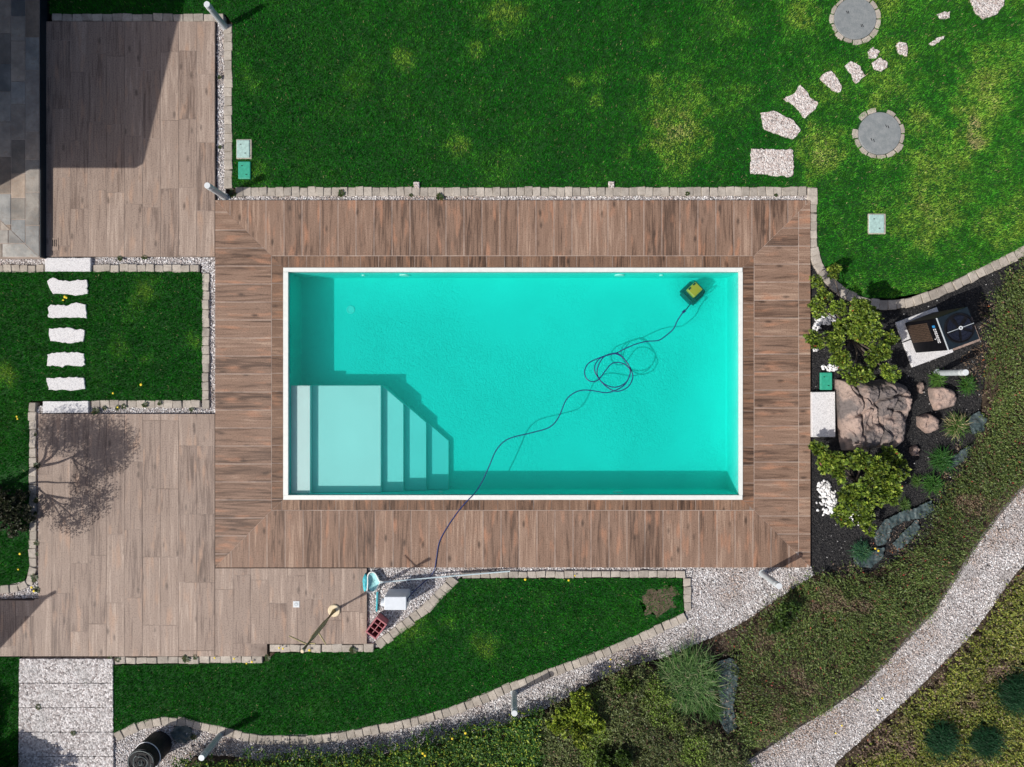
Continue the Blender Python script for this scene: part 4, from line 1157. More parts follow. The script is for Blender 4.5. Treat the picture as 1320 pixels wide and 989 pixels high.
# ------------------------------------------------------------------ black fabric roll and fabric sheets
rollp = P(203, 961)
M['black_fabric'] = mottled("black_fabric", (0.01, 0.01, 0.011), (0.02, 0.02, 0.022), (0.035, 0.035, 0.038), 6, 60, rough=0.7, rnd=0)
roll = empty("fabric_roll", (rollp.x, rollp.y, -0.06)); tag(roll, "upright roll of black weed fabric tied with a white cord", "fabric roll")
bm_obj("core", lathe_bm([(0.225, 0.0), (0.232, 0.3), (0.225, 0.62), (0.2, 0.625)], 32), M['black_fabric'], roll)
for k in range(5):
    r0 = 0.215 - k * 0.042
    bm_obj("layer", tube_bm([((r0 - 0.03 * t / 6.28) * math.cos(t + k) * (1 + .05 * math.sin(3 * t + k)), (r0 - 0.03 * t / 6.28) * math.sin(t + k) * (1 + .05 * math.cos(2 * t)), 0.63 + 0.01 * math.sin(2 * t + k)) for t in np.linspace(0, 6.2, 30)], 0.009, 6), M['fabric'] if k % 2 == 0 else M['black_fabric'], roll)
bm_obj("cord", tube_bm([(0.238 * math.cos(t), 0.238 * math.sin(t), 0.40 + 0.05 * math.sin(t + 1)) for t in np.linspace(0, 2 * math.pi, 40)], 0.008, 6), M['logo_white'], roll)
def cloth(poly_px, label, z=-0.04, amp=0.03, seed=1.0, mat='fabric'):
    poly = A(rough(poly_px, 4, 0.8, int(seed * 7)))
    lo, hi = poly.min(0), poly.max(0); st = 0.014
    xs = np.arange(lo[0], hi[0] + st, st); ys = np.arange(lo[1], hi[1] + st, st)
    idx = {}; V = []; F = []
    for i, x in enumerate(xs):
        for j, y in enumerate(ys):
            idx[i, j] = len(V)
            rid = 1 - abs(mnoise.noise(Vector((x * 3 + seed, y * 4.0, seed)))) * 2
            cr = 1 - abs(mnoise.noise(Vector((x * 13 + y * 6, y * 8 - x * 5, seed * 3)))) * 2.4
            cr2 = 1 - abs(mnoise.noise(Vector((x * 7 - y * 12, y * 14 + x * 6, seed * 5)))) * 2.4
            V.append((x, y, z + amp * 0.3 * rid + 0.016 * cr + 0.012 * cr2 + 0.004 * mnoise.noise(Vector((x * 40, y * 40, seed)))))
    cen = []
    for i in range(len(xs) - 1):
        for j in range(len(ys) - 1): cen.append((xs[i] + st / 2, ys[j] + st / 2, i, j))
    c = np.array(cen); m = inside(c[:, :2], poly)
    for (_, _, i, j), k in zip(cen, m):
        if k: F.append((idx[i, j], idx[i + 1, j], idx[i + 1, j + 1], idx[i, j + 1]))
    used = sorted({v for f in F for v in f}); re = {v: i for i, v in enumerate(used)}
    o = mesh_arrays("fabric_sheet", [V[u] for u in used], [[re[v] for v in f] for f in F], M[mat], smooth=True)
    sm = o.modifiers.new("solid", 'SOLIDIFY'); sm.thickness = 0.004
    return tag(o, label, "fabric sheet", "exposed pieces of weed fabric")
cloth([(219, 946), (226, 937), (240, 936), (247, 941), (246, 952), (238, 959), (226, 958)], "oval piece of blue-grey fabric on gravel beside the fabric roll", -0.035, 0.012, 1.3)
cloth([(1126, 690), (1137, 672), (1160, 660), (1178, 655), (1200, 645), (1207, 655), (1192, 667), (1165, 672), (1150, 680), (1143, 700), (1130, 704)], "long crumpled grey-green fabric sheet below the lower shrub", 0.0, 0.05, 2.1)
cloth([(1150, 700), (1165, 685), (1182, 668), (1186, 680), (1176, 695), (1158, 710)], "narrow grey-green fabric fold beside the long crumpled sheet", 0.0, 0.04, 3.7)
cloth([(1100, 718), (1120, 712), (1140, 705), (1138, 720), (1122, 732), (1102, 730)], "dark fabric corner at the tip of the planting bed", -0.01, 0.03, 4.9)
cloth([(1248, 538), (1262, 530), (1272, 540), (1268, 556), (1252, 560)], "small grey fabric scrap beside the straw-centred grass tuft", 0.0, 0.03, 5.5)
cloth([(1226, 590), (1240, 580), (1250, 575), (1246, 590), (1232, 602), (1222, 605)], "fabric strip beside the dark green grass tuft", 0.0, 0.03, 6.1)
cloth([(922, 852), (942, 846), (952, 860), (950, 880), (944, 910), (950, 935), (936, 945), (926, 925), (928, 900), (922, 880)], "blue-grey fabric strip beside the large grass clump", 0.03, 0.05, 7.7)
cloth([(852, 885), (866, 880), (876, 900), (872, 915), (858, 905)], "small pale fabric patch on the other side of the large grass clump", 0.0, 0.03, 8.2)

# ------------------------------------------------------------------ boulder, slab, rocks
def boulder(name, outline, hgt, label, mat, seed, cracks=(), nth=150, nr=46, z0=-0.08, amp=1.0):
    poly = A(outline); c = poly.mean(0)
    V = []; F = []
    th = np.linspace(0, 2 * np.pi, nth, endpoint=False)
    rad = []
    for t in th:
        d = np.array([math.cos(t), math.sin(t)]); best = 0.05
        for i in range(len(poly)):
            a_, b_ = poly[i] - c, poly[(i + 1) % len(poly)] - c
            e = b_ - a_; den = d[0] * e[1] - d[1] * e[0]
            if abs(den) < 1e-9: continue
            s = (a_[0] * e[1] - a_[1] * e[0]) / den; u = (a_[0] * d[1] - a_[1] * d[0]) / den
            if s > 0 and -1e-6 <= u <= 1 + 1e-6: best = max(best, s)
        rad.append(best)
    for j in range(nr + 1):
        s = (j / nr)
        for i, t in enumerate(th):
            r = rad[i] * (s ** 0.8)
            x, y = c[0] + r * math.cos(t), c[1] + r * math.sin(t)
            if s < 1: prof = (1 - s ** 4.5) ** 0.5
            else: prof = 0
            q = Vector((x * 2.1 + seed, y * 2.1, seed))
            h = hgt * prof * (0.80 + 0.28 * mnoise.noise(q) + 0.0)
            vd = mnoise.voronoi(Vector((x * 2.6 + seed + 0.3 * mnoise.noise(q * 2), y * 1.7 + 0.3 * mnoise.noise(q * 2.2), 0.3)))[0]
            crack = max(0, 1 - (vd[1] - vd[0]) * 7)
            h -= 0.075 * crack * prof * amp
            h += 0.10 * prof * amp * (0.5 - abs(mnoise.noise(Vector((x * 3.6, y * 2.6 + seed, seed * 2)))))
            h += 0.045 * prof * amp * mnoise.noise(Vector((x * 9, y * 7, seed))) + 0.022 * amp * prof * mnoise.noise(Vector((x * 21, y * 18, seed))) - 0.03 * amp * prof * max(0, 0.35 - abs(mnoise.noise(Vector((x * 13 + 4, y * 9, seed * 1.7))))) + 0.010 * amp * prof * mnoise.noise(Vector((x * 47, y * 43, seed)))
            cr = 0
            for pts in cracks:
                for k in range(len(pts) - 1):
                    a_, b_ = pts[k], pts[k + 1]
                    ab = b_ - a_; tt = max(0, min(1, ((x - a_[0]) * ab[0] + (y - a_[1]) * ab[1]) / (ab @ ab)))
                    dd = math.hypot(x - a_[0] - ab[0] * tt, y - a_[1] - ab[1] * tt)
                    cr = max(cr, 1 - dd / 0.035)
            h -= 0.09 * max(0, cr) * prof
            V.append((x, y, z0 + max(h, 0)))
    for j in range(nr):
        for i in range(nth):
            k = (i + 1) % nth
            F.append((j * nth + i, (j + 1) * nth + i, (j + 1) * nth + k, j * nth + k))
    bmx = bmesh.new()
    o = mesh_arrays(name, V, F, mat, smooth=False); bmx.free()
    return o
big = [(1078, 489), (1098, 489), (1120, 492), (1135, 489), (1150, 491), (1162, 496), (1168, 508), (1169, 522), (1163, 545), (1161, 570), (1150, 578), (1128, 577), (1100, 581), (1086, 581), (1083, 568), (1081, 545), (1078, 520)]
crk = [A([(1092, 490), (1098, 510), (1100, 535), (1103, 560), (1102, 580)]), A([(1118, 500), (1117, 520), (1124, 540), (1128, 555), (1122, 575)]), A([(1080, 540), (1100, 532), (1120, 515), (1145, 508), (1165, 512)]), A([(1130, 525), (1150, 530), (1163, 545)])]
o = boulder("boulder", big, 0.60, "", M['boulder'], 3.3, crk, 260, 90); tag(o, "large pinkish weathered boulder beside the pale bench slab", "boulder")
for outl, h, sd, l in (([(1183, 537), (1196, 533), (1207, 540), (1206, 553), (1195, 559), (1184, 550)], 0.3, 5.1, "orange-tinted rock next to the big boulder"),
                       ([(1198, 500), (1210, 497), (1226, 502), (1233, 512), (1229, 524), (1215, 528), (1206, 530), (1200, 515)], 0.28, 7.7, "flat pinkish rock below the lamp by the heat pump"),
                       ([(1175, 577), (1182, 574), (1187, 580), (1185, 588), (1178, 588), (1174, 583)], 0.16, 9.2, "small round stone below the big boulder"),
                       ([(1183, 496), (1189, 492), (1193, 500), (1190, 508), (1185, 506)], 0.15, 2.2, "narrow stone in the boulder's shadow"),
                       ([(930, 874), (938, 872), (942, 878), (936, 883), (930, 881)], 0.12, 4.4, "small brown stone on the fabric strip by the grass clump")):
    tag(boulder("rock", outl, h, "", M['rock'], sd, (), 60, 22, amp=0.75), l, "rock", "small rocks in the planting beds")
o = prism("bench_slab", [tuple(P(x, y, 0.06).xy) for x, y in ((1046.5, 505.5), (1076.5, 505), (1077, 563.5), (1047, 563.5))], -0.08, 0.06, M['white_slab'], None, ch=0.008)
tag(o, "pale rectangular stone slab between the deck and the boulder", "slab")

# ------------------------------------------------------------------ foliage
def leaves(points, size, cols, w, name, mat, parent=None, upbias=0.7, aspect=0.55, shade=None, along=None):
    n = len(points)
    nrm = rng.normal(0, 1, (n, 3)); nrm[:, 2] = np.abs(nrm[:, 2]) + upbias
    nrm /= np.linalg.norm(nrm, axis=1)[:, None]
    rv = rng.normal(0, 1, (n, 3))
    if along is not None: rv = rv * 0.35 + np.column_stack([-along[:, 1], along[:, 0], np.zeros(n)])
    t = np.cross(nrm, rv); t /= np.linalg.norm(t, axis=1)[:, None]
    b = np.cross(nrm, t)
    L = size * (0.65 + 0.7 * rng.random(n))
    V = np.empty((n, 4, 3))
    V[:, 0] = points - t * (L / 2)[:, None]; V[:, 2] = points + t * (L / 2)[:, None]
    V[:, 1] = points + b * (L * aspect / 2)[:, None]; V[:, 3] = points - b * (L * aspect / 2)[:, None]
    ci = rng.choice(len(cols), n, p=np.array(w) / sum(w))
    col = np.array(cols)[ci] * (0.7 + 0.6 * rng.random(n))[:, None]
    if shade is not None: col = col * shade[:, None]
    F = np.arange(n * 4).reshape(n, 4)
    return mesh_arrays(name, V.reshape(-1, 3), F, mat, np.clip(col, 0, .9), parent)

def sprigs(base, L, nleaf, size, dirang, rise):
    """points along short arching shoots; base (n,3)"""
    n = len(base); k = np.linspace(0.1, 1, nleaf)
    dx, dy = np.cos(dirang), np.sin(dirang)
    ll = L * (0.6 + 0.8 * rng.random(n))
    X = base[:, 0:1] + dx[:, None] * ll[:, None] * k + rng.normal(0, size * .35, (n, nleaf))
    Y = base[:, 1:2] + dy[:, None] * ll[:, None] * k + rng.normal(0, size * .35, (n, nleaf))
    Z = base[:, 2:3] + (rise * (1 - (k - 0.65) ** 2 * 1.8))[None] * (0.6 + .8 * rng.random((n, 1))) + rng.normal(0, size * .3, (n, nleaf))
    return np.stack([X, Y, Z], 2).reshape(-1, 3)

def cover(name, label, poly_px, dens, hbase, hvar, sz, cols, w, L=0.2, nleaf=12, excl=(), flow=None, cat="ground cover", edge=14.0, patch=None, fray=1.0, aspect=0.5, pth=0.55):
    poly = A(poly_px)
    p = scatter(poly, dens, excl); p = p[in_view(p, 0.5)]
    # height rises from the edge inward
    d = np.full(len(p), 9.0)
    for i in range(len(poly)):
        a_, b_ = poly[i], poly[(i + 1) % len(poly)]; ab = b_ - a_
        t = np.clip(((p - a_) @ ab) / (ab @ ab), 0, 1)
        d = np.minimum(d, np.hypot(*(p - a_ - t[:, None] * ab).T))
    fr_ = d > 0.20 * np.clip((fbm(p[:, 0] + 3, p[:, 1] + 9, 3.1, 3) - 0.3) * 2, 0, 1) * fray
    p, d = p[fr_], d[fr_]
    e = np.clip(d / (edge / S), 0, 1) ** 0.6
    bumpy = fbm(p[:, 0], p[:, 1], 2.3, 4)
    z = -0.08 + (hbase + hvar * (bumpy - 0.5) * 2) * (0.25 + 0.75 * e)
    z = z * 1.0 - rng.random(len(p)) ** 2 * 0.10
    ang = (fbm(p[:, 0] + 40, p[:, 1], 0.9, 2) * 2 - 1) * 2.2 + (flow if flow is not None else 0) + rng.normal(0, 0.5, len(p))
    if flow is None: ang = rng.random(len(p)) * 6.283
    pts = sprigs(np.column_stack([p, z]), L, nleaf, sz, ang, 0.07)
    pn = fbm(pts[:, 0] + 11, pts[:, 1] + 5, 1.7, 4)
    ww = None
    n = len(pts)
    al = np.repeat(np.stack([np.cos(ang), np.sin(ang)], 1), nleaf, 0)
    o = leaves(pts, sz, cols, w, name, M['leaf'], along=al, aspect=aspect)
    if True:
        at = o.data.attributes["tint"]; buf = np.empty(n * 4, np.float32); at.data.foreach_get("color", buf); buf = buf.reshape(-1, 4)
        lf = fbm(pts[:, 0] + 31, pts[:, 1] + 77, 1.1, 3)
        buf[:, :3] *= (0.55 + 0.9 * lf)[:, None]
        at.data.foreach_set("color", buf.ravel())
    if patch:
        at = o.data.attributes["tint"]; buf = np.empty(n * 4, np.float32); at.data.foreach_get("color", buf); buf = buf.reshape(-1, 4)
        pc = np.array(patch)
        k = np.clip((pn - pth) / 0.12, 0, 1) * (rng.random(n) < 0.75)
        buf[:, :3] = buf[:, :3] * (1 - k[:, None]) + pc * (0.6 + .8 * rng.random(n))[:, None] * k[:, None]
        at.data.foreach_set("color", buf.ravel())
    tag(o, label, cat, kind="stuff")
    return o
COT = [(1440, 285), (1320, 350), (1292, 370), (1280, 392), (1283, 425), (1268, 455), (1262, 480), (1268, 520), (1275, 560), (1250, 590), (1232, 620), (1212, 655), (1200, 690), (1170, 712), (1130, 735), (1085, 745), (1055, 752), (1005, 785), (965, 812), (940, 835), (952, 870), (960, 920), (955, 950), (975, 975), (1030, 940), (1072, 914), (1117, 884), (1150, 849), (1207, 789), (1240, 739), (1262, 703), (1290, 666), (1320, 630), (1440, 520)]
cover("ground_cover", "olive cotoneaster ground cover with reddish twigs between the bed and footpath", COT, 480, 0.20, 0.15, 0.038, [(0.10, 0.15, 0.036), (0.145, 0.195, 0.05), (0.045, 0.075, 0.02), (0.17, 0.10, 0.06), (0.34, 0.055, 0.045)], [42, 30, 20, 6, 0.9], 0.30, 14, flow=2.4, patch=(0.2, 0.14, 0.09), aspect=0.42, pth=0.66, fray=0.4)
HEATH = [(690, 912), (740, 890), (770, 873), (795, 856), (818, 850), (840, 860), (856, 885), (868, 910), (900, 930), (950, 955), (962, 985), (900, 1060), (690, 1060)]
cover("ground_cover", "grey-olive heather mass below the large grass clump", HEATH, 760, 0.34, 0.17, 0.036, [(0.105, 0.135, 0.045), (0.15, 0.18, 0.06), (0.055, 0.08, 0.026), (0.15, 0.09, 0.06)], [40, 28, 24, 8], 0.18, 12, patch=(0.17, 0.26, 0.04), fray=0.3, edge=9.0)
HEDGE = [(220, 1000), (232, 974), (258, 967), (300, 971), (330, 967), (400, 968), (480, 962), (530, 950), (600, 936), (650, 922), (700, 906), (700, 1080), (220, 1080)]
cover("ground_cover", fray=0.25, label="low green hedge plants with yellow tips along the lower picture edge", poly_px=HEDGE, dens=880, hbase=0.36, hvar=0.15, sz=0.04, edge=9.0, cols=[(0.035, 0.10, 0.016), (0.075, 0.17, 0.022), (0.27, 0.33, 0.035), (0.018, 0.055, 0.012)], w=[38, 30, 18, 14], L=0.14, nleaf=12)
YEL = [(1440, 605), (1312, 745), (1290, 778), (1256, 826), (1212, 872), (1185, 900), (1136, 942), (1100, 975), (1020, 1080), (1440, 1080)]
cover("ground_cover", "yellow-green ground cover in the corner beyond the footpath", YEL, 600, 0.14, 0.08, 0.038, [(0.26, 0.29, 0.05), (0.18, 0.23, 0.04), (0.36, 0.35, 0.085), (0.27, 0.20, 0.14), (0.07, 0.095, 0.03)], [36, 28, 14, 8, 14], 0.16, 12, patch=(0.22, 0.15, 0.11), fray=0.25, pth=0.6)

LIT = [(1262, 372), (1285, 372), (1290, 440), (1275, 470), (1280, 560), (1250, 610), (1215, 670), (1180, 720), (1090, 752), (1046, 750), (1060, 735), (1110, 725), (1165, 690), (1200, 640), (1215, 600), (1240, 560), (1245, 500), (1240, 460), (1268, 440), (1262, 400)]
lp = scatter(A(LIT), 900); lp = lp[fbm(lp[:, 0], lp[:, 1], 2.5, 3) > 0.42]
o = leaves(np.column_stack([lp, -0.045 + 0.05 * rng.random(len(lp))]), 0.04, [(0.17, 0.115, 0.075), (0.26, 0.19, 0.13), (0.08, 0.055, 0.04), (0.36, 0.28, 0.2), (0.40, 0.12, 0.04)], [40, 25, 25, 8, 3], "leaf_litter", M['leaf'], upbias=1.5, aspect=0.4)
tag(o, "dry brown leaf litter between the lava bed and the ground cover", "leaf litter", kind="stuff")
def litter(poly, dens, label, zmin=-0.04, zr=0.05):
    lp = scatter(A(poly), dens); lp = lp[fbm(lp[:, 0] + 5, lp[:, 1], 2.8, 3) > 0.40]
    o = leaves(np.column_stack([lp, zmin + zr * rng.random(len(lp))]), 0.036, [(0.19, 0.135, 0.10), (0.28, 0.21, 0.16), (0.09, 0.065, 0.05), (0.10, 0.12, 0.04), (0.40, 0.12, 0.05)], [40, 25, 22, 10, 2], "leaf_litter", M['leaf'], upbias=1.5, aspect=0.35)
    tag(o, label, "leaf litter", kind="stuff")
litter([(1330, 722), (1290, 765), (1250, 815), (1215, 858), (1170, 903), (1120, 952), (1078, 989), (1110, 995), (1160, 950), (1210, 905), (1262, 850), (1300, 795), (1340, 745)], 1500, "brown leaf litter along the far edge of the footpath")
litter([(1240, 732), (1205, 785), (1148, 846), (1070, 910), (990, 964), (984, 954), (1060, 905), (1140, 838), (1195, 778), (1232, 725)], 900, "brown leaf litter along the near edge of the footpath")
litter([(900, 832), (950, 806), (1010, 768), (1050, 744), (1062, 752), (1020, 782), (965, 822), (940, 850), (905, 850)], 1300, "brown leaf litter where the lower gravel meets the bank")
litter([(915, 850), (955, 845), (965, 900), (965, 950), (925, 950), (918, 900)], 500, "brown leaf litter round the fabric strip by the grass clump", 0.0, 0.12)
litter([(1120, 700), (1140, 670), (1170, 655), (1210, 642), (1215, 665), (1180, 690), (1150, 715), (1125, 725)], 500, "brown leaf litter scattered over the crumpled fabric", 0.0, 0.08)
# shrubs with visible stems and leaf clumps
def rosettes(c, axes, n, L, aspect):
    """leaf rosettes over an ellipsoid: (leaf quads, rosette tone)"""
    d = rng.normal(0, 1, (n, 3)); d[:, 2] = d[:, 2] * 0.9 + 0.25; d /= np.linalg.norm(d, axis=1)[:, None]
    k = 0.62 + 0.48 * rng.random(n)
    cen = np.array(c) + d * np.array(axes) * k[:, None]
    m = 13
    ld = np.repeat(d, m, 0) * 0.75 + rng.normal(0, 0.75, (n * m, 3)); ld /= np.linalg.norm(ld, axis=1)[:, None]
    ll = L * np.repeat(0.7 + 0.6 * rng.random(n), m) * (0.65 + 0.6 * rng.random(n * m))
    b0 = np.repeat(cen, m, 0); tip = b0 + ld * ll[:, None]
    sd = np.cross(ld, rng.normal(0, 1, (n * m, 3)) * 0.5 + np.array([0, 0, 1.0])); sd /= np.linalg.norm(sd, axis=1)[:, None] + 1e-9
    mid = b0 + ld * (ll * 0.6)[:, None] + np.array([0, 0, 1]) * (ll * 0.06)[:, None]
    V = np.stack([b0, mid + sd * (ll * aspect / 2)[:, None], tip, mid - sd * (ll * aspect / 2)[:, None]], 1)
    return V, np.repeat(0.55 + 0.9 * rng.random(n), m)
def shrub(label, base, clusters, cols, w, size=0.03, dens=3000, group=None, name="shrub", branch=True, flat=0.55, aspect=0.5):
    b = P(*base); root = empty(name, (b.x, b.y, -0.06)); tag(root, label, "shrub", group)
    VV, TT = [], []
    bm = bmesh.new()
    for (px, py, r, z) in clusters:
        c = P(px, py, z); rr = r / S
        for sub in range(3):
            o_ = np.array([random.gauss(0, .38), random.gauss(0, .38), random.gauss(0, .15)]) * rr
            r2 = rr * random.uniform(0.55, 0.85)
            V, T = rosettes(np.array([c.x - b.x, c.y - b.y, z + 0.06]) + o_, (r2, r2, r2 * flat * 1.2), max(5, int(dens * rr * rr / size * 0.055 * random.uniform(.7, 1.2))), size, aspect)
            VV.append(V); TT.append(T * random.uniform(.8, 1.2))
        if branch:
            e = Vector((c.x - b.x, c.y - b.y, z + 0.04)); m_ = e * 0.5 + Vector((random.uniform(-.05, .05), random.uniform(-.05, .05), -0.02 if z < .3 else 0.06))
            tube_bm(catmull([(0, 0, 0), m_, e], 4), [0.022 - 0.0018 * i for i in range(9)], 6, bm)
    if branch: bm_obj("stem", bm, M['bark'], root)
    else: bm.free()
    V = np.concatenate(VV); T = np.concatenate(TT); n = len(V)
    ci = rng.choice(len(cols), n, p=np.array(w) / sum(w))
    col = np.array(cols)[ci] * (0.75 + 0.5 * rng.random(n))[:, None] * T[:, None]
    mesh_arrays("crown", V.reshape(-1, 3), np.arange(n * 4).reshape(n, 4), M['leaf'], np.clip(col, 0, .9), root)
    return root
AZ = [(0.16, 0.24, 0.028), (0.10, 0.165, 0.022), (0.29, 0.36, 0.05), (0.04, 0.075, 0.016), (0.4, 0.08, 0.03)]
shrub("open-branched yellow-green shrub between the curved kerb and the heat pump", (1100, 436), [(1074, 351, 9, .32), (1053, 368, 8, .5), (1063, 381, 8, .45), (1055, 397, 10, .5), (1079, 393, 10, .55), (1106, 398, 16, .8), (1128, 403, 13, .75), (1124, 424, 18, .85), (1086, 418, 10, .6), (1051, 438, 11, .5), (1070, 440, 14, .6), (1092, 430, 14, .7), (1101, 478, 15, .55), (1134, 455, 14, .65), (1146, 479, 11, .5), (1086, 465, 13, .5), (1110, 430, 15, .85), (1148, 440, 9, .6), (1120, 480, 8, .4)], AZ, [36, 30, 16, 18, .4], 0.050, 1150, "twin yellow-green shrubs")
shrub("spreading yellow-green shrub below the big boulder", (1105, 620), [(1057, 582, 11, .4), (1063, 597, 9, .4), (1080, 594, 12, .5), (1105, 594, 13, .6), (1125, 606, 14, .65), (1148, 616, 13, .55), (1163, 613, 7, .4), (1140, 592, 11, .35), (1156, 598, 7, .3), (1094, 642, 16, .55), (1120, 633, 14, .65), (1110, 660, 14, .45), (1090, 665, 11, .4), (1145, 640, 12, .5), (1120, 678, 8, .35), (1077, 612, 9, .45), (1150, 628, 9, .5)], AZ, [36, 30, 18, 16, .4], 0.066, 1100, "twin yellow-green shrubs")
shrub("bright yellow-green bush among the heather by the curved gravel", (745, 925), [(728, 922, 16, .45), (752, 918, 18, .5), (770, 930, 13, .42), (742, 940, 15, .45), (718, 935, 11, .4)], [(0.24, 0.32, 0.03), (0.15, 0.22, 0.025), (0.34, 0.38, 0.045), (0.06, 0.10, 0.018)], [40, 30, 14, 16], 0.045, 1200)
shrub("small leafy green bush at the edge of the gravel below the lamp", (808, 886), [(800, 884, 11, .34), (816, 880, 9, .36)], [(0.09, 0.14, 0.02), (0.05, 0.085, 0.015)], [1, 1], 0.04, 1100)
shrub("green bush rooted at the bottom picture edge near the yellow bush", (790, 980), [(785, 985, 16, .4), (805, 978, 12, .42), (795, 1000, 14, .4)], [(0.07, 0.13, 0.018), (0.04, 0.075, 0.014)], [1, 1], 0.045, 1100)
shrub("leafy green bush where the lower gravel meets the ground cover", (1012, 795), [(1008, 795, 10, .3), (1022, 788, 8, .3), (1000, 806, 8, .3)], [(0.04, 0.085, 0.018), (0.07, 0.12, 0.02)], [1, 1], 0.05, 1100)
shrub("dark bush in the shade at the bottom corner by the slab path", (-15, 1010), [(-40, 1035, 34, .6), (-5, 1035, 28, .5), (-25, 1000, 24, .5), (5, 1012, 18, .35)], [(0.02, 0.05, 0.012), (0.035, 0.075, 0.015)], [1, 1], 0.07, 1000)
shrub("tall dark bush beyond the corner lawn strip", (-95, 985), [(-125, 990, 42, .6), (-92, 955, 34, .55), (-95, 1000, 40, .55)], [(0.02, 0.05, 0.012), (0.035, 0.075, 0.015)], [1, 1], 0.08, 900)

shrub("low dark twiggy bush overhanging the weedy kerb by the tree", (4, 655), [(-6, 640, 16, .16), (8, 650, 16, .2), (20, 662, 14, .16), (4, 672, 16, .18), (30, 640, 10, .12), (22, 684, 11, .12), (-12, 665, 14, .2), (34, 668, 8, .1)], [(0.06, 0.065, 0.035), (0.10, 0.095, 0.06), (0.03, 0.045, 0.016)], [3, 2, 3], 0.04, 700)
# grass clumps
def tuft(label, px, py, r, h, nb, cols, w, name="grass_clump", group="clumps of ornamental grass", width=0.009, z=-0.06, spread=0.2):
    b = P(px, py); root = empty(name, (b.x, b.y, z)); tag(root, label, "grass clump", group)
    R_ = r / S; n = nb; k = 5
    az = rng.random(n) * 6.283; reach = R_ * np.sqrt(rng.random(n)) * (1.2 - spread * 1.6) + 0.02
    hh = h * (0.55 + 0.5 * rng.random(n)); b0 = rng.normal(0, R_ * spread, (n, 2))
    t = np.linspace(0, 1, k)
    d = np.stack([np.cos(az), np.sin(az)], 1); s = np.stack([-d[:, 1], d[:, 0]], 1)
    c = b0[:, None, :] + d[:, None, :] * (reach[:, None] * t[None] ** 1.3)[..., None]
    zc = hh[:, None] * (np.sin(t * 2.0)[None] / math.sin(1.57)) * (1 - 0.35 * (reach / R_)[:, None] * t[None])
    wv = width * (1 - t ** 2 * 0.85)
    V = np.empty((n, k, 2, 3))
    V[:, :, 0, :2] = c - s[:, None] * (wv / 2)[None, :, None]; V[:, :, 1, :2] = c + s[:, None] * (wv / 2)[None, :, None]
    V[:, :, :, 2] = zc[..., None]
    base = (np.arange(n) * k * 2)[:, None]; F = []
    for i in range(k - 1): F.append(base + np.array([[2 * i, 2 * i + 1, 2 * i + 3, 2 * i + 2]]))
    F = np.stack(F, 1).reshape(-1, 4)
    ci = rng.choice(len(cols), n, p=np.array(w) / sum(w))
    col = np.array(cols)[ci] * (0.7 + 0.6 * rng.random(n))[:, None]
    mesh_arrays("blades", V.reshape(-1, 3), F, M['leaf'], np.repeat(col, k - 1, 0), root)
    bm_obj("root_crown", lathe_bm([(R_ * 0.2, 0.0), (R_ * 0.17, h * 0.25), (R_ * 0.05, h * 0.32)], 10), M['soil'], root)
GG = [(0.09, 0.20, 0.045), (0.035, 0.095, 0.022), (0.20, 0.29, 0.11), (0.30, 0.29, 0.17)]
tuft("large spiky grey-green grass clump beside the curved gravel", 884, 874, 44, 0.42, 3000, GG, [36, 34, 22, 6], width=0.011, spread=0.27)
tuft("small green clump at the foot of the large grass clump", 918, 916, 17, 0.25, 300, [(0.07, 0.16, 0.03), (0.04, 0.10, 0.025)], [1, 1])
tuft("grass tuft with straw-coloured centre by the pinkish rock", 1229, 548, 19, 0.26, 300, [(0.06, 0.13, 0.025), (0.09, 0.16, 0.03), (0.45, 0.38, 0.2)], [40, 30, 22], width=0.013)
tuft("dark green strappy grass tuft beside the fabric strip", 1210, 592, 19, 0.26, 260, [(0.03, 0.11, 0.02), (0.05, 0.14, 0.025)], [1, 1], width=0.014)
tuft("lower green grass tuft above the crumpled fabric", 1199, 624, 16, 0.24, 220, [(0.04, 0.13, 0.02), (0.06, 0.15, 0.025)], [1, 1], width=0.013)
tuft("bright green grass tuft at the foot of the lamp by the heat pump", 1206, 489, 13, 0.2, 200, [(0.06, 0.16, 0.02), (0.09, 0.18, 0.03)], [1, 1], width=0.012)
tuft("green grass tuft beyond the lamp top by the heat pump", 1245, 497, 14, 0.2, 180, [(0.04, 0.13, 0.02), (0.07, 0.15, 0.025)], [1, 1], width=0.012)
tuft("blue-green leafy clump at the tip of the lava bed", 1109, 710, 15, 0.22, 260, [(0.03, 0.10, 0.05), (0.05, 0.13, 0.05)], [1, 1], width=0.014)
tuft("small green tuft between the lower shrub and the grass tufts", 1181, 620, 9, 0.14, 110, [(0.05, 0.12, 0.02), (0.08, 0.15, 0.03)], [1, 1], width=0.011)
tuft("small green tuft at the upper end of the crumpled fabric", 1166, 650, 9, 0.14, 110, [(0.06, 0.13, 0.03), (0.09, 0.15, 0.03)], [1, 1], width=0.01)
FG = [(0.012, 0.06, 0.022), (0.02, 0.085, 0.03), (0.008, 0.03, 0.012)]
tuft("dark blue-green feathery clump by the right picture edge", 1300, 888, 26, 0.5, 1700, FG, [40, 40, 20], width=0.008, spread=0.34)
tuft("dark feathery clump at the bottom nearer the footpath", 1205, 947, 22, 0.45, 1500, FG, [40, 40, 20], width=0.008, spread=0.34)
tuft("dark feathery clump between the other two in the yellow ground cover", 1262, 950, 21, 0.45, 1400, FG, [40, 40, 20], width=0.008, spread=0.34)

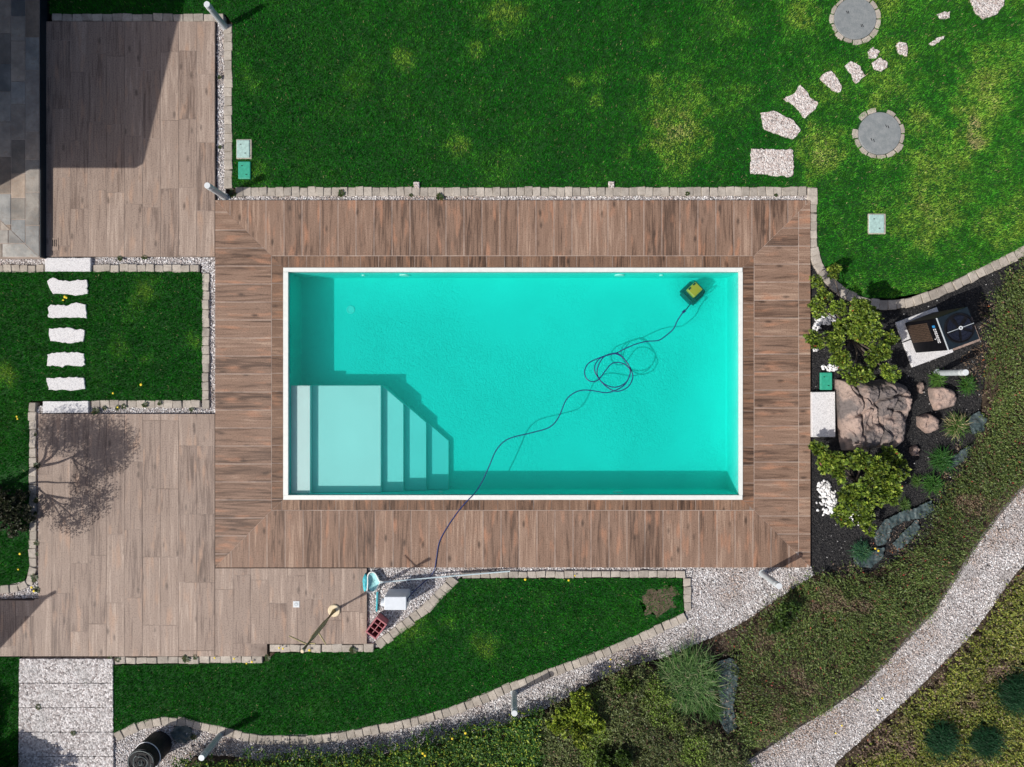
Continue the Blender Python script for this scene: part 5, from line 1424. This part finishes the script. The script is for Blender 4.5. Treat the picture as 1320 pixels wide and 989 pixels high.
# weeds and dandelions in the joints
def leaf_mesh(name, n, r, cols):
    v = []; f = []; c = []
    for i in range(n):
        a = 2.4 * i + random.uniform(-.3, .3); l = r * (0.3 + 0.8 * i / n) * random.uniform(.8, 1.15); w = l * .26
        d = Vector((math.cos(a), math.sin(a), 0)); s = Vector((-d.y, d.x, 0)); k = len(v)
        v += [d * 0.004, d * l * .55 + s * w + Vector((0, 0, l * .35)), d * l + Vector((0, 0, l * .2)), d * l * .55 - s * w + Vector((0, 0, l * .35))]
        f.append((k, k + 1, k + 2, k + 3)); c.append([x * random.uniform(.7, 1.3) for x in random.choice(cols)])
    me_o = mesh_arrays(name, v, f, M['leaf'], np.array(c))
    return me_o
weed0 = leaf_mesh("weed", 30, 0.068, [(0.03, 0.06, 0.015), (0.06, 0.09, 0.02), (0.07, 0.05, 0.03)])
ORD = ["first", "second", "third", "fourth", "fifth", "sixth", "seventh", "eighth", "ninth", "tenth", "eleventh", "twelfth", "thirteenth", "fourteenth"]
ZONES = [(lambda x, y: x < 56 and 515 < y < 772, "in the weedy gravel beside the tree shadow", 1), (lambda x, y: x < 160 and y > 860, "in the joints of the aggregate slab path", 1),
         (lambda x, y: 56 <= x < 280 and 480 < y < 540, "along the kerb closing the small lawn", 0), (lambda x, y: x < 280 and 325 < y < 395, "by the upper end of the stepping stones", 0),
         (lambda x, y: x < 500 and 825 < y < 870, "along the kerb under the lower terrace", 0), (lambda x, y: y < 260, "in the gravel above the deck and terrace", 0),
         (lambda x, y: x > 1040 and y < 760, "in the lava bed", 1), (lambda x, y: x > 1040, "on the curving gravel footpath", 0), (lambda x, y: True, "along the lower lawn and its gravel", 0)]
def zone_labels(spots, what):
    zs = {}
    for i, (x, y) in enumerate(spots):
        k = next(k for k, z in enumerate(ZONES) if z[0](x, y)); zs.setdefault(k, []).append(i)
    out = {}
    for k, ids in zs.items():
        ax = ZONES[k][2]; ids = sorted(ids, key=lambda i: spots[i][ax])
        for n, i in enumerate(ids):
            out[i] = (f"small {what} {ZONES[k][1]}" if len(ids) == 1 else f"{ORD[n]} {what} {ZONES[k][1]}, counted from {'the top' if ax else 'the house side'}")
    return out
wspots = [(155, 333), (187, 332), (124, 530), (135, 526), (152, 526), (160, 524), (206, 520), (187, 522), (247, 528), (48, 600), (46, 560), (47, 645), (46, 662), (48, 700), (49, 714), (45, 745), (48, 760), (567, 254), (440, 250), (530, 252), (142, 847), (152, 850), (240, 849), (252, 847), (60, 878), (110, 878), (50, 911), (95, 945), (250, 950), (1020, 762), (345, 848), (455, 838), (300, 250), (283, 100), (284, 190), (1000, 252), (886, 250)]
wlab = zone_labels(wspots, "weed")
for i, (x, y) in enumerate(wspots):
    o = weed0
    if i: o = weed0.copy(); link(o)
    o.location = P(x, y, -0.012); k = random.uniform(.55, 1.25); o.scale = (k, k, k); o.rotation_euler = (0, 0, random.uniform(0, 6))
    tag(o, wlab[i], "weed", "weeds in the gravel joints")
M['dandelion'] = plain("dandelion_yellow", (0.80, 0.60, 0.02), 0.6, var=0.15)
dspots = [(84, 383), (82, 387), (86, 384), (146, 507), (22, 537), (23, 540), (26, 714), (24, 734), (41, 757), (44, 762), (360, 835), (365, 836), (399, 838), (277, 848), (302, 849), (318, 855), (325, 853), (677, 747), (733, 748), (741, 742), (787, 850), (786, 859), (600, 945), (583, 952), (545, 971), (548, 974), (661, 922), (666, 919), (1118, 483), (1128, 707), (1132, 710), (1137, 900), (1131, 915), (1085, 935), (1077, 945), (152, 525), (182, 496)]
dm = bmesh.new(); lathe_bm([(0.005, 0.0), (0.015, 0.006), (0.018, 0.011), (0.009, 0.016)], 9, dm)
d0 = bm_obj("dandelion", dm, M['dandelion'])
st0 = bm_obj("stalk", tube_bm([(0, 0, -0.06), (0, 0, 0.001)], 0.003, 5), M['turf'], d0)
dlab = zone_labels(dspots, "dandelion")
for i, (x, y) in enumerate(dspots):
    if i == 0: o = d0
    else:
        o = d0.copy(); link(o); c = st0.copy(); link(c, o)
    hi = 0.42 if (y > 940 and 500 < x < 640) else 0.02
    o.location = P(x, y, hi)
    k = random.uniform(.8, 1.25); o.scale = (k, k, 1)
    tag(o, dlab[i], "dandelion", "yellow dandelion flowers")

# ------------------------------------------------------------------ small tree out of frame at the left (shadow on the terrace)
tb = P(-4, 630)
tree = empty("small_tree", (tb.x, tb.y, -0.05)); tag(tree, "small tree with open crooked branches beside the weedy kerb", "tree")
bm = bmesh.new(); cl = []
lobes = []
for (sx, sy, z, r) in ((66, 552, 1.75, 17), (88, 545, 1.85, 18), (112, 548, 1.9, 18), (138, 556, 1.9, 18), (157, 566, 1.85, 15), (160, 582, 1.8, 14), (146, 594, 1.75, 15), (125, 582, 1.8, 17), (100, 566, 1.75, 15), (128, 606, 1.65, 14), (112, 618, 1.6, 12), (76, 572, 1.6, 11), (135, 570, 1.95, 16),
                       (66, 652, 1.1, 10), (84, 668, 1.15, 12), (104, 672, 1.2, 13), (124, 652, 1.3, 14), (136, 636, 1.35, 13), (112, 640, 1.25, 12), (96, 650, 1.2, 9)):
    dx, dy = (sx - 65 * math.cos(0) * 0 - z * S * sh.x) , (sy + z * S * sh.y)
    c = P(dx, dy) - tb
    lobes.append((Vector((c.x, c.y, z)), r / S, sy < 630))
trunk_top = Vector((0.05, 0.03, 0.8)); low_top = Vector((0.04, -0.16, 0.5))
tube_bm([(0, 0, 0), (0.01, -0.01, 0.4), trunk_top], [0.05, 0.04, 0.034], 8, bm)
tube_bm([(0.005, 0, 0.25), low_top], [0.03, 0.022], 8, bm)
hubs = [trunk_top + Vector((0.1, 0.22, 0.35)), trunk_top + Vector((0.2, -0.05, 0.45)), trunk_top + Vector((-0.2, 0.15, 0.4))]
for h_ in hubs: tube_bm(catmull([trunk_top, trunk_top.lerp(h_, .5) + Vector((.03, -.03, .02)), h_], 3), [0.028 - 0.002 * i for i in range(7)], 7, bm)
lh = [low_top + Vector((0.15, -0.3, 0.3)), low_top + Vector((0.3, -0.12, 0.35))]
for h_ in lh: tube_bm(catmull([low_top, low_top.lerp(h_, .5) + Vector((.02, .03, .02)), h_], 3), [0.02 - 0.0013 * i for i in range(7)], 7, bm)
for c, r, upper in lobes:
    hb = min(hubs if upper else lh, key=lambda q: (q - c).length)
    mid = hb.lerp(c, .5) + Vector((random.uniform(-.08, .08), random.uniform(-.08, .08), random.uniform(-.02, .08)))
    tube_bm(catmull([hb, mid, c], 3), [0.013 - 0.001 * i for i in range(7)], 6, bm)
    for k in range(12):
        d = Vector((random.gauss(0, 1), random.gauss(0, 1), random.gauss(0, .8))).normalized() * r * random.uniform(.7, 1.4)
        m2 = c + d * .5 + Vector((random.uniform(-.03, .03), random.uniform(-.03, .03), .02))
        tube_bm([c, m2, c + d], [0.008, 0.006, 0.004], 4, bm)
    n = int((1250 if upper else 800) * (r / 0.22) ** 2)
    q = rng.normal(0, 1, (n, 3)); q /= np.linalg.norm(q, axis=1)[:, None]; q *= (r * 1.4 * rng.random(n) ** 0.65)[:, None]
    cl.append(q + np.array(c[:]))
bm_obj("trunk", bm, M['bark'], tree)
leaves(np.concatenate(cl), 0.032, [(0.05, 0.07, 0.025), (0.08, 0.085, 0.035)], [1, 1], "crown", M['leaf'], tree)
